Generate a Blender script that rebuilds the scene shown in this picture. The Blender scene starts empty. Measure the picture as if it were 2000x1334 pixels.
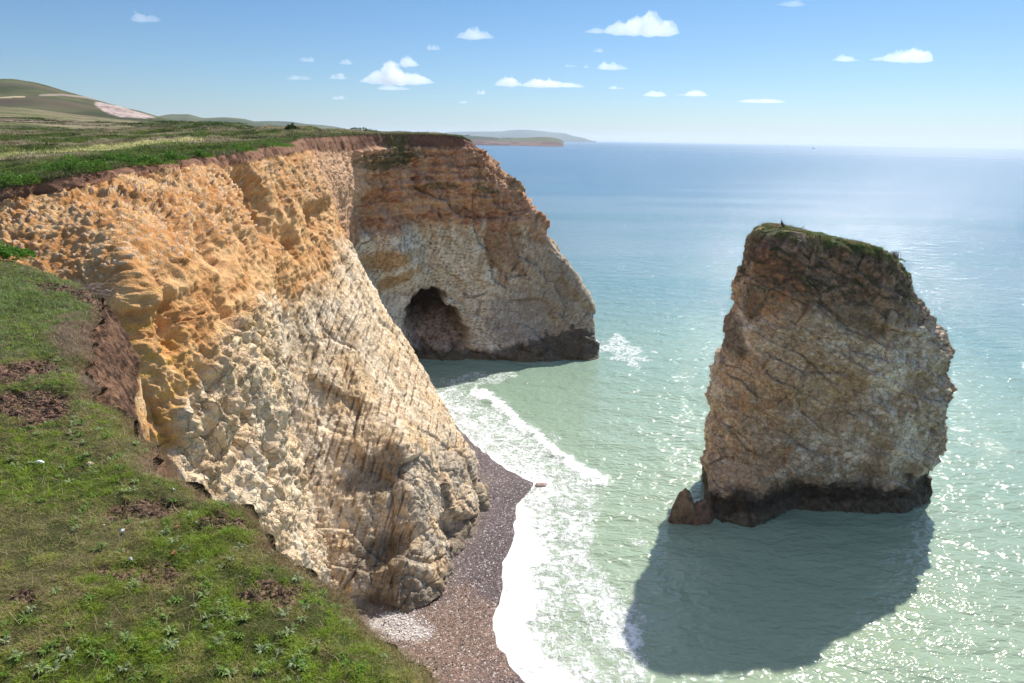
import bpy, math, time
import numpy as np
from concurrent.futures import ThreadPoolExecutor
T0 = time.time()
C = bpy.data.collections.new('scene'); bpy.context.scene.collection.children.link(C)
SC = bpy.context.scene
rad = math.radians

# ------------------------------------------------------------------ camera, world, sun
F = 1333.0; PITCH = rad(16.5); ROLL = rad(0.9); H = 35.0
cam = bpy.data.cameras.new('camera'); co = bpy.data.objects.new('camera', cam); C.objects.link(co)
cam.sensor_width = 36.0; cam.lens = F/2000*36.0; cam.clip_start = 0.05; cam.clip_end = 120000
fw = np.array([0, math.cos(PITCH), -math.sin(PITCH)])
r0 = np.array([1.0, 0, 0]); u0 = np.array([0, math.sin(PITCH), math.cos(PITCH)])
RV = r0*math.cos(ROLL) + u0*math.sin(ROLL); UV = u0*math.cos(ROLL) - r0*math.sin(ROLL)
from mathutils import Matrix, Vector
co.matrix_world = Matrix(((RV[0], UV[0], -fw[0], 0), (RV[1], UV[1], -fw[1], 0), (RV[2], UV[2], -fw[2], H), (0, 0, 0, 1)))
SC.camera = co

SUN_AZ = rad(31); SUN_EL = rad(44)          # azimuth measured from +Y towards +X
w = bpy.data.worlds.new('World'); SC.world = w; w.use_nodes = True
wn = w.node_tree.nodes; wl = w.node_tree.links; wn.clear()
sky = wn.new('ShaderNodeTexSky'); sky.sky_type = 'NISHITA'; sky.sun_disc = False
sky.sun_elevation = SUN_EL; sky.sun_rotation = SUN_AZ; sky.air_density = 1.0; sky.dust_density = 0.3; sky.ozone_density = 2.5; sky.altitude = 0
bg = wn.new('ShaderNodeBackground'); bg.inputs[1].default_value = 0.14
wo = wn.new('ShaderNodeOutputWorld'); 
tc = wn.new('ShaderNodeTexCoord'); sz = wn.new('ShaderNodeSeparateXYZ'); wl.new(tc.outputs['Generated'], sz.inputs[0])
cr = wn.new('ShaderNodeValToRGB'); wl.new(sz.outputs[2], cr.inputs[0]); e = cr.color_ramp.elements        # sky tint by height: darker low down, upper dome boosted as added fill
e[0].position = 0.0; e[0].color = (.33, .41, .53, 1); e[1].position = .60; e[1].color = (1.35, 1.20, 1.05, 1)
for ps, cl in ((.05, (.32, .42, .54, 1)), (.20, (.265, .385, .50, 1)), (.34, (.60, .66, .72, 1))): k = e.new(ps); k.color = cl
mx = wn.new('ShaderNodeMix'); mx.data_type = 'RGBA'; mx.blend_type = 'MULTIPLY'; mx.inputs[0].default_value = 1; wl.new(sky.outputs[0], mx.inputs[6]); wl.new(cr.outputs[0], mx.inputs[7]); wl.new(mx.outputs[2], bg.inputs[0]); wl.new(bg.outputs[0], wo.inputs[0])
sl = bpy.data.lights.new('sun', 'SUN'); so = bpy.data.objects.new('sun', sl); C.objects.link(so)
sl.energy = 4.6; sl.angle = rad(0.7); sl.color = (1.0, 0.94, 0.85)
sd = Vector((math.sin(SUN_AZ)*math.cos(SUN_EL), math.cos(SUN_AZ)*math.cos(SUN_EL), math.sin(SUN_EL)))
so.rotation_euler = sd.to_track_quat('Z', 'Y').to_euler()
SC.view_settings.view_transform = 'Standard'; SC.view_settings.look = 'None'
SC.view_settings.exposure = 0.50; SC.view_settings.gamma = 1.0
SC.render.engine = 'CYCLES'
SC.cycles.max_bounces = 12; SC.cycles.diffuse_bounces = 3; SC.cycles.volume_bounces = 8; SC.cycles.transparent_max_bounces = 8
SC.cycles.use_denoising = True; SC.cycles.sample_clamp_indirect = 4

# ------------------------------------------------------------------ projection helpers
def ray(px, py):
    px = np.asarray(px, float); py = np.asarray(py, float)
    d = fw + ((px-1000)/F)[..., None]*RV - ((py-667)/F)[..., None]*UV
    return d
def at(px, py, Y):                     # world point seen at (px,py) at forward distance Y
    d = ray(px, py); return d*(np.asarray(Y)/d[..., 1])[..., None] + np.array([0, 0, H])
def atz(px, py, z):                    # world point seen at (px,py) on height z
    d = ray(px, py); return d*((np.asarray(z)-H)/d[..., 2])[..., None] + np.array([0, 0, H])
def proj(P):
    q = P - np.array([0, 0, H]); z = q @ fw; z = np.where(np.abs(z) < .05, .05, z)
    px = 1000 + (q @ RV)/z*F; py = 667 - (q @ UV)/z*F
    bad = (q @ fw) < .1
    return np.where(bad, -9999, px), np.where(bad, 9999, py)

# ------------------------------------------------------------------ numpy noise
EX = ThreadPoolExecutor(4)
def par(fn, P, *a):
    P = np.ascontiguousarray(P.reshape(-1, 3), np.float32)
    ch = [P[i:i+32768] for i in range(0, len(P), 32768)]
    return np.concatenate(list(EX.map(lambda c: fn(c, *a), ch)))
def hsh(x, y, z, s):
    h = (x.astype(np.int32).astype(np.uint32)*np.uint32(374761393) ^ y.astype(np.int32).astype(np.uint32)*np.uint32(668265263)
         ^ z.astype(np.int32).astype(np.uint32)*np.uint32(2147483647 & 0x5bd1e995) ^ np.uint32((s*2654435761) & 0xffffffff))
    h ^= h >> np.uint32(15); h *= np.uint32(2246822519); h ^= h >> np.uint32(13); h *= np.uint32(3266489917); h ^= h >> np.uint32(16)
    return (h >> np.uint32(8)).astype(np.float32)*np.float32(1/16777216)
def _vn(P, s):
    i = np.floor(P); f = P-i; f = f*f*f*(f*(f*6-15)+10); x, y, z = i.T; a, b, c = f.T
    r = 0
    for dx in (0, 1):
        wx = a if dx else 1-a
        for dy in (0, 1):
            wy = b if dy else 1-b
            r = r + wx*wy*((1-c)*hsh(x+dx, y+dy, z, s) + c*hsh(x+dx, y+dy, z+1, s))
    return r*2-1
ROT = np.array([[0.36, 0.48, -0.8], [-0.8, 0.6, 0], [0.48, 0.64, 0.6]], np.float32)
def _fbm(P, s, octv, ridge):
    r = 0; a = 1.0; t = 0; Q = P
    for k in range(octv):
        n = _vn(Q, s+k)
        if ridge: n = 1-2*np.abs(n)
        r = r + a*n; t += a; a *= .5; Q = (Q @ ROT)*2.03+7.1
    return r/t
def fbm(P, scale=1.0, s=0, octv=4, ridge=False):
    sc = np.asarray(scale, float)
    return par(_fbm, P*sc, s, octv, ridge).astype(float)
def _wor(P, s):
    i = np.floor(P-.5); r1 = np.full(len(P), 9., np.float32); r2 = r1.copy(); idv = np.zeros(len(P), np.float32)
    for dx in (0, 1):
        for dy in (0, 1):
            for dz in (0, 1):
                x, y, z = (i + np.array([dx, dy, dz], np.float32)).T
                d = np.sqrt((x+.15+.7*hsh(x, y, z, s)-P[:, 0])**2 + (y+.15+.7*hsh(x, y, z, s+1)-P[:, 1])**2 + (z+.15+.7*hsh(x, y, z, s+2)-P[:, 2])**2)
                m = d < r1
                r2 = np.where(m, r1, np.minimum(r2, d)); r1 = np.where(m, d, r1); idv = np.where(m, hsh(x, y, z, s+3), idv)
    return np.stack([r1, r2, idv], 1)
def worley(P, scale=1.0, s=0):
    r = par(_wor, P*np.asarray(scale, float), s).astype(float); return r[:, 0], r[:, 1], r[:, 2]
def sstep(a, b, x): t = np.clip((x-a)/(b-a), 0, 1); return t*t*(3-2*t)
def lerp(a, b, t): return a + (b-a)*(t[..., None] if np.ndim(t) else t)
def sdpoly(x, y, poly):                # signed distance to polygon, negative inside
    poly = np.array(poly, float); d = np.full(x.shape, 1e18); ins = np.zeros(x.shape, bool)
    for i in range(len(poly)):
        a = poly[i]; b = poly[i-1]; e = b-a; wx = x-a[0]; wy = y-a[1]
        t = np.clip((wx*e[0]+wy*e[1])/(e @ e), 0, 1)
        d = np.minimum(d, (wx-e[0]*t)**2 + (wy-e[1]*t)**2)
        c1 = y >= a[1]; c2 = y < b[1]; c3 = e[0]*wy > e[1]*wx
        ins ^= (c1 & c2 & c3) | (~c1 & ~c2 & ~c3)
    d = np.sqrt(d); return np.where(ins, -d, d)
def sdline(x, y, pts):
    pts = np.array(pts, float); d = np.full(x.shape, 1e18)
    for a, b in zip(pts[:-1], pts[1:]):
        e = b-a; t = np.clip(((x-a[0])*e[0]+(y-a[1])*e[1])/(e @ e), 0, 1)
        d = np.minimum(d, (x-a[0]-e[0]*t)**2 + (y-a[1]-e[1]*t)**2)
    return np.sqrt(d)

# ------------------------------------------------------------------ mesh helpers
def tag(o, label=None, cat=None, group=None, kind=None):
    if label: o['label'] = label
    if cat: o['category'] = cat
    if group: o['group'] = group
    if kind: o['kind'] = kind
    return o
def mesh_obj(name, V, faces, mat, parent=None, smooth=True, attrs=None, col=None):
    """faces: (n,k) int array or list of such arrays"""
    me = bpy.data.meshes.new(name); V = np.asarray(V, np.float32).reshape(-1, 3)
    fl = faces if isinstance(faces, list) else [faces]
    fl = [np.asarray(f, np.int32) for f in fl if len(f)]
    idx = np.concatenate([f.ravel() for f in fl]); tot = np.concatenate([np.full(len(f), f.shape[1], np.int32) for f in fl])
    me.vertices.add(len(V)); me.vertices.foreach_set('co', V.ravel())
    me.loops.add(len(idx)); me.loops.foreach_set('vertex_index', idx)
    me.polygons.add(len(tot)); st = np.concatenate([[0], np.cumsum(tot)[:-1]]).astype(np.int32)
    me.polygons.foreach_set('loop_start', st); me.polygons.foreach_set('loop_total', tot)
    me.polygons.foreach_set('use_smooth', np.full(len(tot), smooth))
    if col is not None:
        a = me.color_attributes.new('Col', 'FLOAT_COLOR', 'POINT')
        c4 = np.ones((len(V), 4), np.float32); c4[:, :3] = np.clip(np.asarray(col).reshape(-1, 3), 0, 1); a.data.foreach_set('color', c4.ravel())
    for k, v in (attrs or {}).items():
        a = me.attributes.new(k, 'FLOAT', 'POINT'); a.data.foreach_set('value', np.asarray(v, np.float32).ravel())
    me.update(calc_edges=True); me.materials.append(mat)
    o = bpy.data.objects.new(name, me); C.objects.link(o)
    if parent: o.parent = parent
    return o
def grid_faces(nu, nv, wrap=False, flip=False):
    i = np.arange(nu if wrap else nu-1); j = np.arange(nv-1); I, J = np.meshgrid(i, j, indexing='ij')
    a = I*nv+J; b = ((I+1) % nu)*nv+J; f = np.stack([a, b, b+1, a+1], -1).reshape(-1, 4)
    return f[:, ::-1] if flip else f
def pchip(x, y, xn):
    x = np.asarray(x, float); y = np.asarray(y, float); h = np.diff(x); sh = (-1,)+(1,)*(y.ndim-1)
    d = np.diff(y, axis=0)/h.reshape(sh); m = np.zeros_like(y)
    a, b = d[:-1], d[1:]; ok = (a*b) > 0
    w1 = (2*h[1:]+h[:-1]).reshape(sh); w2 = (h[1:]+2*h[:-1]).reshape(sh)
    with np.errstate(divide='ignore', invalid='ignore'):
        hm = (w1+w2)/(w1/a+w2/b)
    m[1:-1] = np.where(ok, hm, 0); m[0] = d[0]; m[-1] = d[-1]
    k = np.clip(np.searchsorted(x, xn)-1, 0, len(x)-2); t = ((xn-x[k])/h[k]).reshape(sh); hh = h[k].reshape(sh)
    return (2*t**3-3*t**2+1)*y[k] + (t**3-2*t**2+t)*hh*m[k] + (-2*t**3+3*t**2)*y[k+1] + (t**3-t**2)*hh*m[k+1]
def loft(ctrl, nu, nv, k=4):
    """ctrl (ncol,nrow,ch); evenly spaced by apparent size"""
    c = np.array(ctrl, float); nc, nr = c.shape[:2]
    uu = np.arange(nc); vv = np.arange(nr)
    du = np.linspace(0, nc-1, (nc-1)*12+1); D = pchip(uu, c, du)
    dist = np.sqrt(((np.diff(D[..., :3], axis=0))**2).sum(-1))/(np.abs(D[:-1, :, 1])+8)
    s = np.concatenate([[0], np.cumsum(dist.max(1)+1e-4)]); un = np.interp(np.linspace(0, s[-1], nu), s, du)
    G = pchip(uu, c, un); G = np.swapaxes(G, 0, 1)
    dv = np.linspace(0, nr-1, (nr-1)*12+1); D = pchip(vv, G, dv)
    dist = np.sqrt(((np.diff(D[..., :3], axis=0))**2).sum(-1))/(np.abs(D[:-1, :, 1])+8)
    s = np.concatenate([[0], np.cumsum(np.percentile(dist, 80, axis=1)+1e-4)]); vn = np.interp(np.linspace(0, s[-1], nv), s, dv)
    G = pchip(vv, G, vn); return np.swapaxes(G, 0, 1), un, vn
def gnorm(G, wrap=False):
    if wrap: a = np.roll(G, -1, 0)-np.roll(G, 1, 0)
    else: a = np.gradient(G, axis=0)
    b = np.gradient(G, axis=1); n = np.cross(a, b); return n/(np.linalg.norm(n, axis=-1, keepdims=True)+1e-9)

# ------------------------------------------------------------------ material helpers
class NT:
    def __init__(s, name):
        s.m = bpy.data.materials.new(name); s.m.use_nodes = True; s.n = s.m.node_tree.nodes; s.l = s.m.node_tree.links; s.n.clear()
        s.out = s.n.new('ShaderNodeOutputMaterial')
    def a(s, t, **kw):
        nd = s.n.new(t)
        for k, v in kw.items(): setattr(nd, k, v)
        return nd
    def set(s, sock, v):
        if isinstance(v, bpy.types.NodeSocket): s.l.new(v, sock)
        elif isinstance(v, (tuple, list)) and len(v) == 3 and sock.type == 'RGBA': sock.default_value = (*v, 1)
        else: sock.default_value = v
    def attr(s, name, color=False):
        nd = s.a('ShaderNodeAttribute', attribute_name=name); return nd.outputs['Color' if color else 'Fac']
    def pos(s): return s.a('ShaderNodeNewGeometry').outputs['Position']
    def scl(s, v, k):
        nd = s.a('ShaderNodeVectorMath', operation='MULTIPLY'); s.l.new(v, nd.inputs[0]); nd.inputs[1].default_value = k if isinstance(k, (tuple, list)) else (k, k, k); return nd.outputs[0]
    def noise(s, v, scale, det=4, rough=.55, dist=0.0, col=False):
        nd = s.a('ShaderNodeTexNoise'); s.l.new(v, nd.inputs['Vector']); nd.inputs['Scale'].default_value = scale
        nd.inputs['Detail'].default_value = det; nd.inputs['Roughness'].default_value = rough; nd.inputs['Distortion'].default_value = dist
        return nd.outputs['Color' if col else 'Fac']
    def vor(s, v, scale, feat='F1', out='Distance', rnd=1.0):
        nd = s.a('ShaderNodeTexVoronoi', feature=feat); s.l.new(v, nd.inputs['Vector']); nd.inputs['Scale'].default_value = scale; nd.inputs['Randomness'].default_value = rnd
        return nd.outputs[out]
    def math(s, op, a, b=None, c=None, clamp=False):
        nd = s.a('ShaderNodeMath', operation=op, use_clamp=clamp); s.set(nd.inputs[0], a)
        if b is not None: s.set(nd.inputs[1], b)
        if c is not None: s.set(nd.inputs[2], c)
        return nd.outputs[0]
    def rng(s, x, a, b, c=0., d=1., smooth=False):
        nd = s.a('ShaderNodeMapRange', interpolation_type='SMOOTHSTEP' if smooth else 'LINEAR'); s.set(nd.inputs[0], x)
        for i, v in enumerate((a, b, c, d)): s.set(nd.inputs[i+1], v)
        return nd.outputs[0]
    def mix(s, f, a, b, mode='MIX'):
        nd = s.a('ShaderNodeMix', data_type='RGBA', blend_type=mode); s.set(nd.inputs[0], f); s.set(nd.inputs[6], a); s.set(nd.inputs[7], b); return nd.outputs[2]
    def bump(s, h, strength=1., dist=.1, nrm=None):
        nd = s.a('ShaderNodeBump'); s.l.new(h, nd.inputs['Height']); nd.inputs['Strength'].default_value = strength; nd.inputs['Distance'].default_value = dist
        if nrm is not None: s.l.new(nrm, nd.inputs['Normal'])
        return nd.outputs[0]
    def bsdf(s, col, rough=.8, nrm=None, spec=.3, **kw):
        nd = s.a('ShaderNodeBsdfPrincipled'); s.set(nd.inputs['Base Color'], col); s.set(nd.inputs['Roughness'], rough)
        s.set(nd.inputs['Specular IOR Level'], spec)
        if nrm is not None: s.l.new(nrm, nd.inputs['Normal'])
        for k, v in kw.items(): s.set(nd.inputs[k], v)
        s.l.new(nd.outputs[0], s.out.inputs[0]); return nd

def rock_mat(name, crackscale=(1, 1, 1), crack=.5, fine=1.0, cw=.05):
    t = NT(name); p = t.pos(); c = t.attr('Col', True); wh = t.attr('chalk')
    n1 = t.noise(p, 2.2, 6, .62); n2 = t.noise(p, 14, 5, .65)
    wob = t.noise(p, 1.3, 3, .5, col=True)
    pw = t.a('ShaderNodeVectorMath', operation='MULTIPLY_ADD'); t.l.new(wob, pw.inputs[0]); pw.inputs[1].default_value = (.7, .7, .7); t.l.new(p, pw.inputs[2]); pw = pw.outputs[0]
    pc = t.scl(pw, crackscale)
    v1 = t.vor(pc, 1.1, 'DISTANCE_TO_EDGE'); v2 = t.vor(pc, 3.7, 'DISTANCE_TO_EDGE'); v3 = t.vor(p, 9, 'F1')
    k1 = t.rng(v1, 0, cw*.9, 1, 0, True); k2 = t.rng(v2, 0, cw*1.5, 1, 0, True)
    gate = t.rng(t.noise(p, .8, 3), .42, .6)
    kk = t.math('MULTIPLY', t.math('MAXIMUM', t.math('MULTIPLY', k1, .8), t.math('MULTIPLY', k2, t.math('MULTIPLY', gate, .8))), wh)
    c = t.mix(t.rng(n1, .3, .7, 0, 1), t.mix(1.0, c, (.74, .72, .70), 'MULTIPLY'), t.mix(1.0, c, (1.18, 1.18, 1.16), 'MULTIPLY'))
    c = t.mix(t.rng(n2, .28, .72, 0, 1), t.mix(1.0, c, (.80, .78, .76), 'MULTIPLY'), t.mix(1.0, c, (1.14, 1.14, 1.14), 'MULTIPLY'))
    c = t.mix(t.math('MULTIPLY', kk, crack), c, (.11, .075, .05))
    h = t.math('ADD', t.math('MULTIPLY', n1, .55), t.math('MULTIPLY', n2, .22))
    h = t.math('SUBTRACT', h, t.math('MULTIPLY', kk, .22))
    h = t.math('SUBTRACT', h, t.math('MULTIPLY', t.rng(v3, 0, .6), .06))
    n3 = t.noise(p, 45, 3, .6); h = t.math('ADD', h, t.math('MULTIPLY', n3, .05))
    t.bsdf(c, t.math('SUBTRACT', .92, t.math('MULTIPLY', t.attr('wet'), .45)), t.bump(h, .9, .32*fine), spec=.25); return t.m
M_cliff = rock_mat('cliff_rock', (1.0, 1.0, .8), .55)
M_head = rock_mat('headland_rock', (.7, .7, .6), .5)
M_stack = rock_mat('stack_rock', (1.5, 1.5, 2.1), .8, 1.0, .06)
def plain_col(name, rough=.8, var=.25, sc=6., bump=.0, spec=.3, trans=0.0):
    t = NT(name); p = t.pos(); c = t.attr('Col', True); n = t.noise(p, sc, 5, .6)
    c = t.mix(t.rng(n, .3, .7), t.mix(1.0, c, (1-var,)*3, 'MULTIPLY'), t.mix(1.0, c, (1+var,)*3, 'MULTIPLY'))
    b = t.bsdf(c, rough, t.bump(n, .8, bump) if bump else None, spec)
    if trans:
        tr = t.a('ShaderNodeBsdfTranslucent'); t.l.new(c, tr.inputs[0]); mx = t.a('ShaderNodeMixShader'); mx.inputs[0].default_value = trans
        t.l.new(b.outputs[0], mx.inputs[1]); t.l.new(tr.outputs[0], mx.inputs[2]); t.l.new(mx.outputs[0], t.out.inputs[0])
    return t.m
M_ground = plain_col('turf', .95, .3, 9, .05, .15)
M_field = plain_col('meadow', .95, .38, 1.2, .5, .1)
M_blade = plain_col('grass_blades', .6, .12, 3, 0, .3, .35)
M_leaf = plain_col('leaves', .65, .12, 8, 0, .15, .3)
M_far = plain_col('far_land', .95, .2, .01, 0, .1)
M_obj = plain_col('painted', .6, .1, 20, .002, .3)
M_stone = plain_col('stones', .85, .15, 60, .003, .3)

def blob(px, py, cx, cy, rx, ry, ang=0, n=None):
    a = rad(ang); dx = px-cx; dy = py-cy; X = dx*math.cos(a)+dy*math.sin(a); Y = -dx*math.sin(a)+dy*math.cos(a)
    r = np.sqrt((X/rx)**2+(Y/ry)**2)
    if n is not None: r = r + n
    return 1-sstep(.65, 1.15, r)
print('setup', time.time()-T0)

# ------------------------------------------------------------------ main cliff: columns run from the rim down to the beach (x, y, z, stratum)
# strata: 0 rim, 1 foot of brown soil, 2 flinty drift, 3 orange clay, 4 first chalk, 5-7 chalk down to the wave-washed foot
def p(px, py, Y, s): return [*at(px, py, Y), s]
def W(x, y, z, s): return [x, y, z, s]
def B(px, py, s=7): return [*atz(px, py, -.4), s]
def Bz(px, py, z, s=7): return [*atz(px, py, z), s]
main = [
 [p(-1400,560,22,0), p(-1400,600,22,1), p(-1350,700,21,2), p(-1300,800,20,2.5), p(-1200,900,18,3), p(-1100,1100,16,3.5), p(-1000,1300,14,4), W(-14,10,-1,7)],
 [p(-330,425,27,0), p(-330,462,27,1), p(-300,530,25,2), p(-280,650,23,2.4), p(-250,800,21,2.8), p(-200,1000,19,3.3), p(-150,1300,17,4), W(-11,13,-1,7)],
 [p(-60,385,29,0), p(-60,420,28.8,1), p(-20,480,27.2,2), p(40,570,25,2.4), p(80,700,23.5,2.8), p(120,850,22,3), p(190,1050,20,3.3), W(-10,16,-1,7)],
 [p(60,358,31,0), p(60,392,30.7,1), p(110,455,28.3,1.8), p(180,545,26.2,2.4), p(200,640,25,2.8), p(215,760,24,3), p(240,920,22.5,3.4), W(-9.5,18,-1,7)],
 [p(150,342,32.5,0), p(150,372,32.2,1), p(205,450,29,1.8), p(246,538,26.2,2.5), p(256,640,25.3,2.9), p(270,760,24.3,3.1), p(295,915,23,3.5), W(-9,20,-1,7)],
 [p(230,330,35.5,0), p(238,356,35.2,1), p(300,440,32.0,1.8), p(335,540,29,2.7), p(340,650,27,3.5), p(350,780,25.6,4.1), p(385,940,24,5), W(-8,22,-1,7)],
 [p(320,318,40.5,0), p(332,342,40,1), p(385,430,36.6,1.9), p(415,530,33.4,2.9), p(425,650,30,4.0), p(435,790,27.5,4.9), p(465,965,26,5.4), W(-7,24,-1,7)],
 [p(400,307,46,0), p(410,330,45.5,1), p(455,430,42,2.2), p(480,530,38.5,3.2), p(500,650,34,4.5), p(512,790,30.5,5), p(530,1000,28,6), W(-6.5,26,-1,7)],
 [p(440,301,50,0), p(450,325,49.5,1), p(495,430,47,2.6), p(520,530,43.5,3.4), p(530,650,39.5,4.6), p(547,800,34.5,5), p(562,1010,31,6), W(-6.4,28,-1,7)],
 [p(480,294,55,0), p(490,318,54.6,1), p(526,430,53.5,2.7), p(546,530,52.5,3.4), p(543,660,51.5,4.4), p(535,820,48.6,5), p(570,1010,44.8,6), Bz(640,1240,-.4)],
 [p(530,286,62,0), p(538,308,61.6,1), p(570,420,60.2,2.7), p(590,520,58.5,3.5), p(602,650,55.8,4.5), p(612,800,52.0,5.2), p(640,1000,47.0,6), Bz(700,1220,.2)],
 [p(570,277,68.5,0), p(578,300,68,1), p(606,410,65.6,2.6), p(622,500,62.8,3.6), p(645,640,58.2,4.6), p(680,800,53.4,5.3), p(738,960,48.9,6.3), Bz(770,1205,.3)],
 [p(582,271,72.5,0), p(590,296,72.2,1), p(618,395,68.6,2.5), p(634,470,65.6,3.7), p(664,620,60.0,4.7), p(712,775,54.8,5.5), p(790,880,51.6,6.4), Bz(812,1190,.4)],
 [p(584,270,73.5,0), p(592,295,73.2,1), p(623,393,69.4,2.5), p(642,465,66.6,3.7), p(676,612,60.9,4.7), p(728,768,55.8,5.5), p(808,878,52.4,6.4), Bz(838,1172,.5)],
 [p(591,268,76.5,0), p(599,295,76.5,1), p(638,390,73.5,2.5), p(658,455,71.3,3.8), p(722,600,66.2,4.9), p(806,765,61.0,5.7), p(872,900,56.4,6.6), Bz(890,1085,.6)],
 [p(598,267,80,0), p(606,297,80,1), p(646,390,78,2.6), p(670,460,76.2,3.9), p(757,620,71.5,5), p(848,770,66.5,5.8), p(916,890,61.5,6.6), Bz(942,1000,.3)],
 [p(604,267,83,0), p(612,298,83.3,1), p(648,385,83,2.5), p(660,455,82,3.8), p(735,620,78.5,5), p(822,770,75,5.8), p(868,860,71,6.6), B(905,885)],
 [p(618,267,88,0), p(626,300,88.3,1), p(655,375,88.5,2.4), p(650,460,89,3.8), p(690,610,90,5), p(745,740,88,5.9), p(790,790,85.5,6.5), B(835,800)],
 [p(645,266,94,0), p(653,298,94.4,1), p(675,365,95,2.2), p(672,450,96,3.4), p(690,560,98,4.6), p(730,650,98,5.6), p(760,700,97,6.4), B(780,735)],
 [p(690,264,103,0), p(696,292,103.2,1), p(706,350,104,2), p(705,420,105,3.55), p(715,500,105.6,4.6), p(742,590,105.8,5.3), p(772,655,105.5,6.1), B(795,700)],
 [p(745,263,108,0), p(749,290,108,1), p(752,350,107.6,2), p(758,415,108,3.55), p(768,500,108.6,4.6), p(786,590,109.0,5.4), p(803,650,108.4,6.2), B(822,706)],
 [p(810,263,111.5,0), p(813,288,111.3,1), p(815,345,110.3,2.1), p(818,410,110.2,3.55), p(824,495,110.6,4.6), p(838,590,110.4,5.4), p(853,655,109.6,6.2), B(868,709)],
 [p(868,265,113.5,0), p(871,290,113.3,1), p(876,345,112.4,2.1), p(883,410,112.2,3.55), p(893,495,112.0,4.6), p(912,590,111.3,5.4), p(930,655,110.0,6.2), B(940,711)],
 [p(903,270,115,0), p(911,293,114.8,1), p(928,345,114.2,2), p(945,410,113.6,3.5), p(968,495,113,4.4), p(996,590,111.8,5.3), p(1020,650,110.4,6.1), B(1035,713)],
 [p(916,276,116.5,0), p(932,295,116.4,1), p(968,335,115.8,2), p(1004,395,115,3.45), p(1035,470,114.4,4.2), p(1080,570,113,5.2), p(1110,640,111.2,6.1), B(1125,711)],
 [p(920,279,119,0), p(940,299,119,1), p(985,335,118.6,2), p(1032,390,117.8,3.4), p(1068,445,117,4), p(1128,545,115.4,5.2), p(1160,620,113,6.1), B(1168,703)],
 [W(-8,127,34.4,0), W(-6.5,127,32.8,1), W(-2.5,127,29,2), W(1.0,127,25,3), W(4,126,21,4), W(8.5,125,13,5.2), W(12,122,6,6.1), W(14,118,-.5,7)],
 [W(-16,150,34,0), W(-15,150,32,1), W(-12,151,29,2), W(-9,151,25,3), W(-6,151,20,4), W(-3,150,13,5.2), W(0,148,6,6.1), W(3,146,-.5,7)],
 [W(-60,190,34,0), W(-59,190,32,1), W(-57,190,29,2), W(-54,191,25,3), W(-51,192,20,4), W(-48,192,13,5.2), W(-44,193,6,6.1), W(-40,193,-.5,7)],
]
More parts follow.
